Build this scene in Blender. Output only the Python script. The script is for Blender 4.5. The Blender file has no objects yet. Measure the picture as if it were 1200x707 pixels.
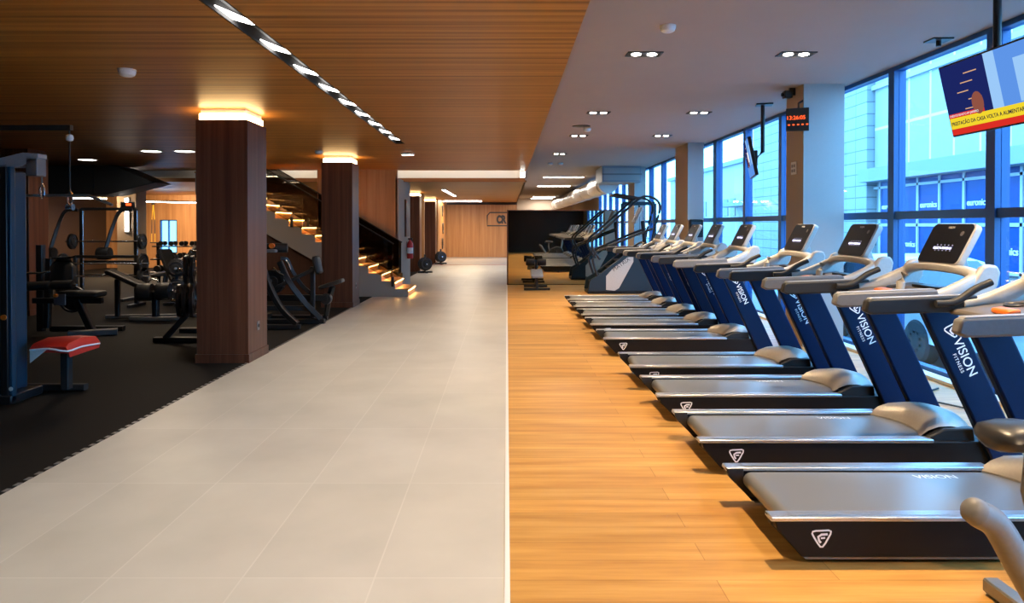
import bpy, math, random
from mathutils import Vector, Matrix, Euler
random.seed(4)
sc = bpy.context.scene
COL = sc.collection
PI = math.pi

# ------------------------------------------------------------------ materials
MATS = {}
def new_mat(name):
    m = bpy.data.materials.new(name); m.use_nodes = True
    nt = m.node_tree; nt.nodes.clear()
    out = nt.nodes.new('ShaderNodeOutputMaterial')
    return m, nt, out
def principled(name, col, rough=.5, metal=0., spec=.5, bump=0., bscale=60., coat=0., var=.12):
    m, nt, out = new_mat(name)
    b = nt.nodes.new('ShaderNodeBsdfPrincipled')
    b.inputs['Roughness'].default_value = rough; b.inputs['Metallic'].default_value = metal
    b.inputs['Specular IOR Level'].default_value = spec; b.inputs['Coat Weight'].default_value = coat
    tc = nt.nodes.new('ShaderNodeTexCoord'); no = nt.nodes.new('ShaderNodeTexNoise')
    no.inputs['Scale'].default_value = bscale; no.inputs['Detail'].default_value = 3
    nt.links.new(tc.outputs['Object'], no.inputs['Vector'])
    r = nt.nodes.new('ShaderNodeValToRGB')
    r.color_ramp.elements[0].color = tuple(c*(1-var) for c in col)+(1,)
    r.color_ramp.elements[1].color = tuple(min(1, c*(1+var)) for c in col)+(1,)
    nt.links.new(no.outputs['Fac'], r.inputs['Fac']); nt.links.new(r.outputs['Color'], b.inputs['Base Color'])
    if bump:
        bp = nt.nodes.new('ShaderNodeBump'); bp.inputs['Strength'].default_value = bump; bp.inputs['Distance'].default_value = .002
        nt.links.new(no.outputs['Fac'], bp.inputs['Height']); nt.links.new(bp.outputs['Normal'], b.inputs['Normal'])
    nt.links.new(b.outputs[0], out.inputs[0]); MATS[name] = m
    return m
def emit(name, col, s):
    m, nt, out = new_mat(name)
    e = nt.nodes.new('ShaderNodeEmission'); e.inputs[0].default_value = col+(1,); e.inputs[1].default_value = s
    nt.links.new(e.outputs[0], out.inputs[0]); MATS[name] = m
    return m
def wood(name, cols, scale, rough=.4, spec=.4, planks=None, plank_rot=0, pvar=.25, detail=7):
    m, nt, out = new_mat(name); N, L = nt.nodes, nt.links
    b = N.new('ShaderNodeBsdfPrincipled'); b.inputs['Roughness'].default_value = rough; b.inputs['Specular IOR Level'].default_value = spec
    tc = N.new('ShaderNodeTexCoord'); mp = N.new('ShaderNodeMapping'); mp.inputs['Scale'].default_value = scale
    L.new(tc.outputs['Object'], mp.inputs[0])
    no = N.new('ShaderNodeTexNoise'); no.inputs['Scale'].default_value = 1; no.inputs['Detail'].default_value = detail; no.inputs['Roughness'].default_value = .62
    L.new(mp.outputs[0], no.inputs['Vector'])
    r = N.new('ShaderNodeValToRGB'); el = r.color_ramp.elements
    el[0].position = .3; el[0].color = cols[0]+(1,); el[1].position = .7; el[1].color = cols[2]+(1,)
    e = el.new(.5); e.color = cols[1]+(1,)
    L.new(no.outputs['Fac'], r.inputs['Fac']); src = r.outputs['Color']
    if planks:
        mp2 = N.new('ShaderNodeMapping'); mp2.inputs['Rotation'].default_value = (0, 0, plank_rot)
        L.new(tc.outputs['Object'], mp2.inputs[0])
        br = N.new('ShaderNodeTexBrick'); br.offset = .37; br.inputs['Scale'].default_value = 1
        br.inputs['Brick Width'].default_value = planks[0]; br.inputs['Row Height'].default_value = planks[1]
        br.inputs['Mortar Size'].default_value = planks[2]; br.inputs['Mortar Smooth'].default_value = .2
        br.inputs['Color1'].default_value = (1-pvar,)*3+(1,); br.inputs['Color2'].default_value = (1,)*3+(1,)
        br.inputs['Mortar'].default_value = (.55, .5, .45, 1); br.inputs['Bias'].default_value = 0
        L.new(mp2.outputs[0], br.inputs['Vector'])
        mx = N.new('ShaderNodeMix'); mx.data_type = 'RGBA'; mx.blend_type = 'MULTIPLY'; mx.inputs[0].default_value = 1
        L.new(src, mx.inputs[6]); L.new(br.outputs['Color'], mx.inputs[7]); src = mx.outputs[2]
    L.new(src, b.inputs['Base Color'])
    L.new(b.outputs[0], out.inputs[0]); MATS[name] = m
    return m
def tiles(name, c1, c2, mortar, w, h, msize, rot=0, loc=(0, 0, 0), rough=.4, axes=None, cloud=.5, spec=.4):
    m, nt, out = new_mat(name); N, L = nt.nodes, nt.links
    b = N.new('ShaderNodeBsdfPrincipled'); b.inputs['Roughness'].default_value = rough; b.inputs['Specular IOR Level'].default_value = spec
    tc = N.new('ShaderNodeTexCoord'); vec = tc.outputs['Object']
    if axes:
        sp = N.new('ShaderNodeSeparateXYZ'); cb = N.new('ShaderNodeCombineXYZ'); L.new(vec, sp.inputs[0])
        for i, a in enumerate(axes): L.new(sp.outputs[a], cb.inputs[i])
        vec = cb.outputs[0]
    mp = N.new('ShaderNodeMapping'); mp.inputs['Location'].default_value = loc; mp.inputs['Rotation'].default_value = (0, 0, rot)
    L.new(vec, mp.inputs[0])
    br = N.new('ShaderNodeTexBrick'); br.offset = 0; br.inputs['Scale'].default_value = 1
    br.inputs['Brick Width'].default_value = w; br.inputs['Row Height'].default_value = h; br.inputs['Mortar Size'].default_value = msize
    br.inputs['Color1'].default_value = c1+(1,); br.inputs['Color2'].default_value = c2+(1,); br.inputs['Mortar'].default_value = mortar+(1,)
    L.new(mp.outputs[0], br.inputs['Vector'])
    no = N.new('ShaderNodeTexNoise'); no.inputs['Scale'].default_value = 1.7; no.inputs['Detail'].default_value = 5
    L.new(vec, no.inputs['Vector'])
    r = N.new('ShaderNodeValToRGB'); r.color_ramp.elements[0].position = .3; r.color_ramp.elements[1].position = .7
    r.color_ramp.elements[0].color = (1-.25*cloud,)*3+(1,); r.color_ramp.elements[1].color = (1, 1, 1, 1)
    L.new(no.outputs['Fac'], r.inputs['Fac'])
    mx = N.new('ShaderNodeMix'); mx.data_type = 'RGBA'; mx.blend_type = 'MULTIPLY'; mx.inputs[0].default_value = 1
    L.new(br.outputs['Color'], mx.inputs[6]); L.new(r.outputs['Color'], mx.inputs[7]); L.new(mx.outputs[2], b.inputs['Base Color'])
    L.new(b.outputs[0], out.inputs[0]); MATS[name] = m
    return m
def glass(name, tint, refl=.08):
    """thin pane: a tint shared by its two faces and a reflection rising towards grazing"""
    m, nt, out = new_mat(name); N, L = nt.nodes, nt.links
    t = N.new('ShaderNodeBsdfTransparent'); t.inputs[0].default_value = tuple(math.sqrt(c) for c in tint)+(1,)
    g = N.new('ShaderNodeBsdfGlossy'); g.inputs['Roughness'].default_value = .02
    lw = N.new('ShaderNodeLayerWeight'); lw.inputs[0].default_value = .5
    pw = N.new('ShaderNodeMath'); pw.operation = 'POWER'; pw.inputs[1].default_value = 4.5; L.new(lw.outputs['Facing'], pw.inputs[0])
    mu = N.new('ShaderNodeMath'); mu.operation = 'MULTIPLY_ADD'; mu.inputs[1].default_value = .5; mu.inputs[2].default_value = refl*.3
    L.new(pw.outputs[0], mu.inputs[0])
    mx = N.new('ShaderNodeMixShader'); L.new(mu.outputs[0], mx.inputs[0]); L.new(t.outputs[0], mx.inputs[1]); L.new(g.outputs[0], mx.inputs[2])
    L.new(mx.outputs[0], out.inputs[0]); MATS[name] = m
    return m

tiles('path_tile', (.455, .438, .395), (.49, .472, .428), (.54, .52, .475), 1.2, .6, .004, rot=0, loc=(.35, 0, 0), rough=.42, axes=(1, 0, 2), cloud=.6)
wood('floor_oak', ((.38, .17, .038), (.54, .28, .07), (.68, .39, .12)), (.7, 9, 1), rough=.38, planks=(1.5, .19, .0025), pvar=.22)
principled('rubber', (.007, .0062, .0058), .75, spec=.12, bump=.2, bscale=220, var=.5)
principled('grey_vinyl', (.34, .33, .34), .4)
wood('ceiling_wood', ((.13, .048, .008), (.34, .145, .030), (.52, .25, .058)), (.22, 17, 4), rough=.42, spec=.2)
wood('column_wood', ((.055, .020, .011), (.105, .038, .020), (.155, .062, .034)), (13, 13, .35), rough=.4, spec=.35)
wood('dark_panel_wood', ((.05, .017, .008), (.075, .027, .013), (.10, .037, .018)), (9, 9, .4), rough=.45)
wood('wall_wood', ((.30, .14, .055), (.40, .20, .085), (.48, .26, .12)), (9, 9, .3), rough=.42, planks=None)
wood('beam_wood', ((.16, .055, .016), (.22, .08, .024), (.26, .10, .03)), (.3, 9, 9), rough=.4)
wood('tread_wood', ((.38, .19, .06), (.5, .27, .09), (.56, .32, .12)), (9, .8, 9), rough=.4)
principled('white_plaster', (.40, .345, .315), .85, bscale=3, var=.03)
principled('cove_white', (.85, .82, .76), .8, var=.02)
principled('white_trim', (.66, .65, .64), .4, var=.02)
principled('plaster_beige', (.34, .27, .21), .8, var=.04)
principled('stringer_grey', (.30, .26, .22), .7, var=.04)
principled('column_paint', (.42, .40, .38), .6, var=.03)
principled('column_tan', (.40, .29, .19), .6, var=.03)
principled('dark_wall', (.035, .018, .010), .6)
principled('black_paint', (.012, .012, .013), .38)
principled('black_matte', (.012, .011, .011), .7)
principled('black_rubber', (.02, .02, .021), .55)
principled('duct_black', (.02, .018, .016), .5)
principled('window_blue', (.018, .085, .26), .4)
principled('tread_navy', (.0006, .0095, .045), .45, spec=.15)  # black gloss uprights, with blue window light put into the base colour
principled('skirt_black', (.009, .008, .008), .45, spec=.2)
principled('belt', (.15, .158, .168), .28, spec=1.0, bscale=400)
principled('rail_silver', (.62, .64, .68), .28, metal=.85)
principled('grip_grey', (.024, .024, .025), .42, spec=.3)
principled('rail_cap', (.24, .24, .245), .4)
principled('tower_navy', (.010, .042, .075), .4)
principled('grip_silver', (.16, .16, .165), .4, spec=.3)
principled('shell_silver', (.47, .455, .43), .4, metal=.1)
principled('hood_silver', (.37, .34, .30), .36, metal=.4)
principled('tray_beige', (.11, .095, .085), .45)
principled('chrome', (.75, .75, .76), .22, metal=.9)
principled('screen_black', (.005, .005, .006), .3, spec=.25)
principled('estop_orange', (.75, .17, .02), .4)
principled('print_white', (.85, .87, .9), .5, var=.02)
principled('print_dark', (.03, .03, .035), .5)
principled('shroud_navy', (.016, .032, .05), .4, spec=.3)
principled('steel_grey', (.22, .21, .2), .4, metal=.5)
principled('pad_black', (.018, .016, .015), .5, spec=.3)
principled('pad_grey', (.30, .30, .31), .45)
principled('pad_red', (.62, .03, .015), .5)
principled('iron', (.03, .029, .03), .35, metal=.3)
principled('yellow_strap', (.75, .48, .03), .6)
principled('fire_red', (.55, .02, .02), .35)
principled('duct_steel', (.62, .60, .57), .3, metal=.75)
principled('ac_grey', (.30, .31, .33), .5)
principled('plate_white', (.72, .7, .66), .5)
principled('detector_white', (.8, .8, .8), .5)
principled('car_paint', (.75, .78, .8), .3, metal=.0, coat=.6)
principled('car_glass', (.02, .04, .06), .1)
principled('tyre', (.05, .05, .05), .7)
principled('alloy', (.55, .57, .6), .3, metal=.8)
principled('asphalt', (.22, .24, .26), .85)
tiles('facade_panel', (.33, .345, .34), (.36, .375, .37), (.8, .8, .8), 1.45, 1.75, .06, loc=(.25, .95, 0), axes=(1, 2, 0), cloud=.25, rough=.5)
tiles('facade_stone', (.30, .315, .31), (.34, .355, .35), (.13, .15, .16), 1.3, .52, .025, axes=(1, 2, 0), cloud=.3, rough=.6)
principled('facade_white', (.42, .43, .43), .6, var=.03)
principled('ledge_grey', (.24, .27, .28), .6)
principled('shop_blue', (.008, .055, .22), .35, spec=.15, bscale=1, var=.2)
principled('frame_white', (.42, .43, .44), .5)
principled('seat_dark', (.02, .021, .024), .35)
principled('band_dark', (.03, .03, .03), .6)
emit('led_warm', (1, .62, .26), 14)
emit('led_step', (1, .55, .17), 34)
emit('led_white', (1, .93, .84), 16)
emit('lamp_white', (1, .95, .88), 18)
emit('lamp_strip', (1, .97, .93), 9)
emit('tube_white', (1, .96, .9), 14)
emit('digit_red', (1, .10, .02), 1.3)
emit('led_console', (.62, .6, 1), 2.2)
emit('led_console_dim', (.55, .5, .7), .5)
emit('tv_blue_dark', (.012, .02, .13), .5)
emit('tv_blue', (.12, .32, .85), .5)
emit('tv_light', (.35, .62, 1), .5)
emit('tv_skin', (.30, .09, .06), .5)
emit('tv_yellow', (.95, .72, .03), .5)
emit('tv_red', (.75, .03, .02), .5)
emit('tv_text', (.02, .02, .02), 1)
emit('tv_white', (.9, .9, .95), .5)
emit('tv_streak', (.8, .45, .25), .5)
glass('window_glass', (.23, .59, 1.0), .09)
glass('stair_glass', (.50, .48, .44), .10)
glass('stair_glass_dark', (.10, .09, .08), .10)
glass('clear_glass', (.10, .28, .5), .05)
m_, nt_, out_ = new_mat('mirror'); b_ = nt_.nodes.new('ShaderNodeBsdfPrincipled')
b_.inputs['Base Color'].default_value = (.50, .49, .43, 1); b_.inputs['Metallic'].default_value = 1; b_.inputs['Roughness'].default_value = .015
nt_.links.new(b_.outputs[0], out_.inputs[0]); MATS['mirror'] = m_

# ------------------------------------------------------------------ mesh builder
def catmull(pts, n=6):
    pts = [Vector(p) for p in pts]
    if len(pts) < 3: return pts
    P = [pts[0]*2-pts[1]] + pts + [pts[-1]*2-pts[-2]]
    out = []
    for i in range(1, len(P)-2):
        p0, p1, p2, p3 = P[i-1:i+3]
        for k in range(n):
            t = k/n
            out.append(.5*((2*p1)+(p2-p0)*t+(2*p0-5*p1+4*p2-p3)*t*t+(3*p1-p0-3*p2+p3)*t**3))
    out.append(pts[-1]); return out
class MB:
    def __init__(s): s.v, s.f = [], []
    def add(s, vs, fs):
        b = len(s.v); s.v += [tuple(v) for v in vs]; s.f += [tuple(i+b for i in f) for f in fs]; return s
    def box(s, x0, x1, y0, y1, z0, z1):
        vs = [(x, y, z) for z in (z0, z1) for y in (y0, y1) for x in (x0, x1)]
        return s.add(vs, [(0, 2, 3, 1), (4, 5, 7, 6), (0, 1, 5, 4), (2, 6, 7, 3), (0, 4, 6, 2), (1, 3, 7, 5)])
    def obox(s, c, size, rot=(0, 0, 0)):
        R = Euler(rot).to_matrix(); c = Vector(c); h = Vector(size)/2
        vs = [c+R@Vector((sx*h.x, sy*h.y, sz*h.z)) for sz in (-1, 1) for sy in (-1, 1) for sx in (-1, 1)]
        return s.add(vs, [(0, 2, 3, 1), (4, 5, 7, 6), (0, 1, 5, 4), (2, 6, 7, 3), (0, 4, 6, 2), (1, 3, 7, 5)])
    def prism(s, pts, a0, a1, axis='y'):
        n = len(pts)
        area = sum(pts[i][0]*pts[(i+1) % n][1]-pts[(i+1) % n][0]*pts[i][1] for i in range(n))
        if area < 0: pts = pts[::-1]
        mk = {'y': lambda p, a: (p[0], a, p[1]), 'x': lambda p, a: (a, p[0], p[1]), 'z': lambda p, a: (p[0], p[1], a)}[axis]
        vs = [mk(p, a0) for p in pts]+[mk(p, a1) for p in pts]
        fs = [tuple(range(n)), tuple(range(2*n-1, n-1, -1))]
        fs += [(i, i+n, (i+1) % n+n, (i+1) % n) for i in range(n)]
        if axis != 'y': fs = [f[::-1] for f in fs]
        return s.add(vs, fs)
    def sweep(s, path, sect, up=(0, 0, 1), closed=False):
        """sect: list of (a,b) or function(t)->list; a is sideways, b is 'up'."""
        path = [Vector(p) for p in path]; n = len(path); up = Vector(up); rings = []
        for i, p in enumerate(path):
            if closed: d = path[(i+1) % n]-path[i-1]
            else: d = path[min(i+1, n-1)]-path[max(i-1, 0)]
            d.normalize(); u = up if abs(d.dot(up)) < .97 else Vector((1, 0, 0)) if abs(d.x) < .9 else Vector((0, 1, 0))
            sd = d.cross(u).normalized(); uu = sd.cross(d)
            sx = sect(i/(n-1)) if callable(sect) else sect
            rings.append([p+sd*a+uu*b for a, b in sx])
        return s.loft(rings, closed)
    def loft(s, rings, closed=False, caps=True):
        k = len(rings[0]); vs = [v for r in rings for v in r]; fs = []; n = len(rings)
        for i in range(n if closed else n-1):
            j = (i+1) % n
            for q in range(k):
                q2 = (q+1) % k
                fs.append((i*k+q, i*k+q2, j*k+q2, j*k+q))
        if caps and not closed:
            fs += [tuple(range(k-1, -1, -1)), tuple((n-1)*k+q for q in range(k))]
        return s.add(vs, fs)
    def tube(s, path, r, seg=10, smooth=0, closed=False):
        if smooth: path = catmull(path, smooth)
        return s.sweep(path, [(r*math.cos(2*PI*i/seg), r*math.sin(2*PI*i/seg)) for i in range(seg)], closed=closed)
    def bar(s, path, w, h, smooth=0, c=.25):
        if smooth: path = catmull(path, smooth)
        a, b = w/2, h/2; e = min(a, b)*c
        return s.sweep(path, [(a, -b+e), (a, b-e), (a-e, b), (-a+e, b), (-a, b-e), (-a, -b+e), (-a+e, -b), (a-e, -b)])
    def cyl(s, p0, p1, r, seg=20, r1=None):
        p0, p1 = Vector(p0), Vector(p1); d = (p1-p0).normalized()
        u = Vector((0, 0, 1)) if abs(d.z) < .9 else Vector((1, 0, 0)); a = d.cross(u).normalized(); b = a.cross(d)
        r1 = r if r1 is None else r1
        ring = lambda p, r: [p+a*r*math.cos(2*PI*i/seg)+b*r*math.sin(2*PI*i/seg) for i in range(seg)]
        return s.loft([ring(p0, r), ring(p1, r1)])
    def lathe(s, prof, c, d=(0, 0, 1), seg=24):
        c, d = Vector(c), Vector(d).normalized(); u = Vector((0, 0, 1)) if abs(d.z) < .9 else Vector((1, 0, 0))
        a = d.cross(u).normalized(); b = a.cross(d)
        return s.loft([[c+d*h+(a*math.cos(2*PI*i/seg)+b*math.sin(2*PI*i/seg))*max(r, 1e-4) for i in range(seg)] for r, h in prof])
    def plate(s, c, d, r, t, hole=.03):
        return s.lathe([(hole, 0), (r*.45, 0), (r*.5, t*.25), (r*.8, t*.25), (r*.86, 0), (r, .004), (r, t-.004), (r*.86, t), (r*.8, t*.75), (r*.5, t*.75), (r*.45, t), (hole, t)], Vector(c)-Vector(d).normalized()*t/2, d)
    def pad(s, c, size, rot=(0, 0, 0), e=.3):
        R = Euler(rot).to_matrix(); c = Vector(c); hx, hy, hz = [q/2 for q in size]; rings = []
        cr = min(hx, hy)*e
        for zz, ins in ((-hz, hz*.5), (-hz*.6, .0), (hz*.45, 0), (hz*.85, hz*.3), (hz, hz*.9)):
            a, b, r = hx-ins, hy-ins, cr
            ring = []
            for cx, cy, st in ((a-r, b-r, 0), (-a+r, b-r, 1), (-a+r, -b+r, 2), (a-r, -b+r, 3)):
                for k in range(5):
                    t = (st+k/4)*PI/2; ring.append(c+R@Vector((cx+r*math.cos(t), cy+r*math.sin(t), zz)))
            rings.append(ring)
        return s.loft(rings)
    def ribbon(s, pts, w, closed=True):
        """flat stroke in the xy plane, z 0..t"""
        n = len(pts); P = [Vector((p[0], p[1])) for p in pts]; L, R = [], []
        for i in range(n):
            a = P[i-1] if (closed or i) else P[i]; b = P[(i+1) % n] if (closed or i < n-1) else P[i]
            d = (b-a); d = d.normalized() if d.length else Vector((1, 0)); q = Vector((-d.y, d.x))*w/2
            L.append(P[i]+q); R.append(P[i]-q)
        vs = [(p.x, p.y, 0) for p in L]+[(p.x, p.y, 0) for p in R]
        fs = [(i, i+n, (i+1) % n+n, (i+1) % n) for i in range(n if closed else n-1)]
        return s.add(vs, fs)
    def mesh(s, name, mat, smooth=True):
        me = bpy.data.meshes.new(name); me.from_pydata(s.v, [], s.f); me.materials.append(MATS[mat]); me.validate()
        if smooth:
            me.shade_smooth(); me.set_sharp_from_angle(angle=math.radians(38))
        return me
    def build(s, name, mat, parent=None, bevel=0., label=None, smooth=True, loc=None):
        o = bpy.data.objects.new(name, s.mesh(name, mat, smooth)); COL.objects.link(o)
        if parent: o.parent = parent
        if loc: o.location = loc
        if bevel:
            md = o.modifiers.new('Bevel', 'BEVEL'); md.width = bevel; md.segments = 2; md.limit_method = 'ANGLE'; md.angle_limit = math.radians(40)
        if label: o['label'] = label
        return o
def tag(o, label, cat, group=None, kind=None):
    o['label'] = label; o['category'] = cat
    if group: o['group'] = group
    if kind: o['kind'] = kind
    return o
def thing(name, label, cat, loc=(0, 0, 0), rz=0, group=None):
    o = bpy.data.objects.new(name, None); COL.objects.link(o); o.location = loc; o.rotation_euler = (0, 0, rz)
    o.empty_display_size = .1
    return tag(o, label, cat, group)
def struct(o, label=None, cat=None):
    o['kind'] = 'structure'
    if label: o['label'] = label
    if cat: o['category'] = cat
    return o
def kids(o): return [c for c in list(bpy.data.objects) if c.parent == o]
def dup(o, loc=None, label=None, rz=None, parent=None, ch=None):
    if ch is None:
        ch = {}
        for q in bpy.data.objects:
            if q.parent: ch.setdefault(q.parent.name, []).append(q)
    c = o.copy(); COL.objects.link(c)
    if parent: c.parent = parent
    if loc is not None: c.location = loc
    if rz is not None: c.rotation_euler = (0, 0, rz)
    if label: c['label'] = label
    for k in ch.get(o.name, []): dup(k, parent=c, ch=ch)
    return c
def text(name, s, size, mat, org, xa, ya, parent=None, align='LEFT', ext=.0015, bold=0., space=1.):
    cu = bpy.data.curves.new('t', 'FONT'); cu.body = s; cu.size = size; cu.extrude = ext; cu.align_x = align; cu.offset = bold; cu.space_character = space
    t = bpy.data.objects.new('t', cu); COL.objects.link(t)
    dg = bpy.context.evaluated_depsgraph_get(); dg.update()
    me = bpy.data.meshes.new_from_object(t.evaluated_get(dg)); bpy.data.objects.remove(t); bpy.data.curves.remove(cu)
    me.materials.clear(); me.materials.append(MATS[mat])
    o = bpy.data.objects.new(name, me); COL.objects.link(o)
    o.parent = parent; place(o, org, xa, ya); return o
def place(o, org, xa, ya):
    xa = Vector(xa).normalized(); ya = Vector(ya); ya = (ya-xa*ya.dot(xa)).normalized(); za = xa.cross(ya)
    M = Matrix((xa, ya, za)).transposed().to_4x4(); M.translation = Vector(org); o.matrix_basis = M
def spot(name, loc, energy, col, size=100, blend=.8, rad=.06, target=None):
    l = bpy.data.lights.new(name, 'SPOT'); l.energy = energy; l.color = col; l.spot_size = math.radians(size); l.spot_blend = blend; l.shadow_soft_size = rad
    o = bpy.data.objects.new(name, l); COL.objects.link(o); o.location = loc
    if target: o.rotation_euler = (Vector(target)-Vector(loc)).to_track_quat('-Z', 'Y').to_euler()
    return o
def area(name, loc, sx, sy, energy, col, target=None):
    l = bpy.data.lights.new(name, 'AREA'); l.energy = energy; l.color = col; l.shape = 'RECTANGLE'; l.size = sx; l.size_y = sy
    o = bpy.data.objects.new(name, l); COL.objects.link(o); o.location = loc
    if target: o.rotation_euler = (Vector(target)-Vector(loc)).to_track_quat('-Z', 'Y').to_euler()
    return o

H = 2.95; HW = 3.45; XW = 4.52
# ------------------------------------------------------------------ setting
struct(MB().box(-3.0, 0, -4, 29, -.1, 0).build('floor', 'path_tile'), 'pale grey stone tile walkway through the middle of the gym', 'floor')
struct(MB().box(0, XW+.1, -4, 52, -.1, 0).build('floor_wood', 'floor_oak'), 'golden oak plank floor under the treadmill row', 'floor')
struct(MB().box(-15, -3.0, -4, 27.15, -.1, 0).box(-3.75, -3.0, 27.15, 36, -.1, 0).build('floor_rubber', 'rubber'), 'black rubber gym floor of the weights area', 'floor')
struct(MB().box(-3.0, 0, 29.06, 36, -.1, 0.003).build('floor_vinyl', 'grey_vinyl'), 'grey floor in front of the far wooden wall', 'floor')
struct(MB().box(-3.0, 0, 29, 29.06, -.1, 0.004).build('trim_1', 'fire_red'), 'thin red line across the end of the walkway', 'trim')
struct(MB().box(-.010, .014, -4, 19.2, -.05, .004).build('trim_2', 'white_trim'), 'white strip between the tiles and the oak floor', 'trim')
t = MB()
for i in range(150): t.box(-3.03, -3.0, -.5+i*.1, -.45+i*.1, -.02, .004)
struct(t.build('trim_3', 'steel_grey'), 'dotted metal edging between rubber floor and tiles', 'trim')
t = MB().box(-15, -1.85, -4, 17.8, H, H+.05).box(-1.69, .5, -4, 17.8, H, H+.05).box(-1.85, -1.69, 12, 17.8, H, H+.05)
t.box(.46, .5, -4, 17.8, H+.05, HW)
struct(t.build('ceiling', 'ceiling_wood'), 'lowered wood veneer ceiling over the walkway', 'ceiling')
struct(MB().box(-15, XW+.1, -4, 27.15, HW, HW+.1).box(-3.75, XW+.1, 27.15, 52, HW, HW+.1).build('ceiling_white', 'white_plaster'), 'white plaster ceiling above the treadmills', 'ceiling')
t = MB().box(-15, .5, 18.42, 27.15, 2.74, 2.8).box(-3.75, .5, 27.15, 36, 2.74, 2.8)
struct(t.build('ceiling_soffit', 'ceiling_wood'), 'lower wooden soffit towards the far wall', 'ceiling')
struct(MB().box(-15, .5, 18.36, 18.42, 2.70, 2.80).build('trim_4', 'beam_wood'), 'reddish wooden edge beam of the soffit', 'trim')
struct(MB().box(-15, .46, 18.38, 18.44, 2.80, HW).build('trim_5', 'cove_white'), 'glowing white cove between the two wooden ceilings', 'trim')
struct(MB().box(.46, .5, 18.0, 36, 2.74, HW).build('trim_6', 'white_plaster'), 'white upstand beside the soffit', 'trim')
struct(MB().box(-3, .5, 36, 36.2, 0, 2.62).build('wall_back', 'wall_wood'), 'warm vertical wood panel wall at the end of the walkway', 'wall')
struct(MB().box(-3.2, .5, 36.2, 36.4, 0, HW).build('wall_behind', 'dark_wall'))
struct(MB().box(.5, XW+.1, 50, 50.2, 0, HW).build('wall_end', 'plaster_beige'))
struct(MB().box(.4, .5, 36.2, 50, 0, HW).build('wall_recess', 'plaster_beige'))
struct(MB().box(-15, XW+.1, -4.2, -4, 0, HW).build('wall_front', 'dark_wall'))
struct(MB().box(-15.2, -15, -4, 27.15, 0, HW).build('wall_left', 'dark_wall'))
# gym back wall, with an opening added for a blue mirror reflection
t = MB().box(-15, -13.0, 27, 27.15, 0, HW).box(-12.35, -3.1, 27, 27.15, 0, HW).box(-13.0, -12.35, 27, 27.15, 0, .55).box(-13.0, -12.35, 27, 27.15, 1.8, HW)
struct(t.build('wall_gym', 'wall_wood'), 'wooden back wall of the weights area', 'wall')
# left wall return beside stairs, and the lit end wall with bands
struct(MB().box(-4.6, -2.66, 17.5, 17.6, 0, H).build('wall_stair', 'wall_wood'), 'wooden wall behind the foot of the stairs', 'wall')
struct(MB().box(-2.7, -2.63, 17.5, 19.6, 0, 2.74).build('wall_return', 'plaster_beige'), 'short plaster wall carrying the fire extinguisher', 'wall')
struct(MB().box(-3.2, -3.0, 31.4, 36, 0, HW).box(-3.75, -3.65, 27.15, 31.4, 0, HW).box(-3.75, -3.2, 31.4, 31.5, 0, HW).build('wall_side', 'wall_wood'), 'brightly lit wooden side wall at the walkway end', 'wall')

# columns with glowing tops
def wood_column(x1, y0, w, d, htop, glow=True, n=''):
    o = MB().box(x1-w, x1, y0, y0+d, 0, htop-.13).build('column', 'column_wood', bevel=.006)
    MB().box(x1-w-.012, x1+.012, y0-.012, y0+d+.012, 0, .10).build('baseboard', 'column_wood', o)
    if glow: MB().box(x1-w+.03, x1-.03, y0+.03, y0+d-.03, htop-.13, htop-.055).build('light_band', 'led_warm', o); MB().box(x1-w+.045, x1-.045, y0+.045, y0+d-.045, htop-.055, htop).build('core', 'cove_white', o)
    else: MB().box(x1-w+.03, x1-.03, y0+.03, y0+d-.03, htop-.13, htop).build('core', 'column_wood', o)
    return struct(o, n, 'column')
c1 = wood_column(-3.0, 8.35, .60, .66, H, n='wood clad column with glowing top, closest to the weights machines')
c2 = wood_column(-3.0, 14.0, .60, .62, H, n='wood clad column with glowing top beside the staircase')
wood_column(-3.0, 24.8, .6, .62, 2.74, n='wood clad column past the fire extinguisher')
wood_column(-3.0, 30.2, .6, .62, 2.74, n='wood clad column before the lit side wall')
wood_column(-8.42, 12.7, .55, .55, H, glow=False, n='plain wood column behind the cable machine')
for (o, y, z) in ((c1, 8.68, .39), (c2, 14.3, .40)):
    s = thing('wall_socket', 'small socket plate low on the side of the %s glowing wood column' % ('larger' if o is c1 else 'second'), 'socket', (-3.0, y, z))
    MB().box(0, .008, -.04, .04, -.055, .055).build('plate', 'steel_grey', s, bevel=.003); MB().cyl((.008, 0, 0), (.010, 0, 0), .024).build('outlet', 'black_matte', s)
o = MB().box(-11.35, -10.8, 21, 21.6, 0, 2.95).build('column', 'plaster_beige'); struct(o, 'pale plaster column with a vertical light bar', 'column')
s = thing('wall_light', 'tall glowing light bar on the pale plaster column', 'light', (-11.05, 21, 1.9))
MB().box(-.07, .07, -.03, 0, -.52, .52).build('backplate', 'steel_grey', s); MB().box(-.045, .045, -.06, -.03, -.48, .48).build('diffuser', 'led_white', s, bevel=.01)  # glowing bar added where a reflection shines on the column
def paint_col(x0, x1, y0, y1, n):
    o = MB().box(x0+.004, x1, y0, y1, 0, HW).build('column', 'column_paint'); MB().box(x0, x0+.004, y0, y1, 0, HW).build('side_face', 'column_tan', o)
    return struct(o, n, 'column')
paint_col(3.885, 4.42, 9.46, 10.04, 'grey and tan square column carrying the red clock')
paint_col(4.06, 4.42, 16.2, 17.4, 'grey and tan column carrying a black box')
paint_col(4.06, 4.42, 23, 24.2, 'slim tan column behind the stair climber')

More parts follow.
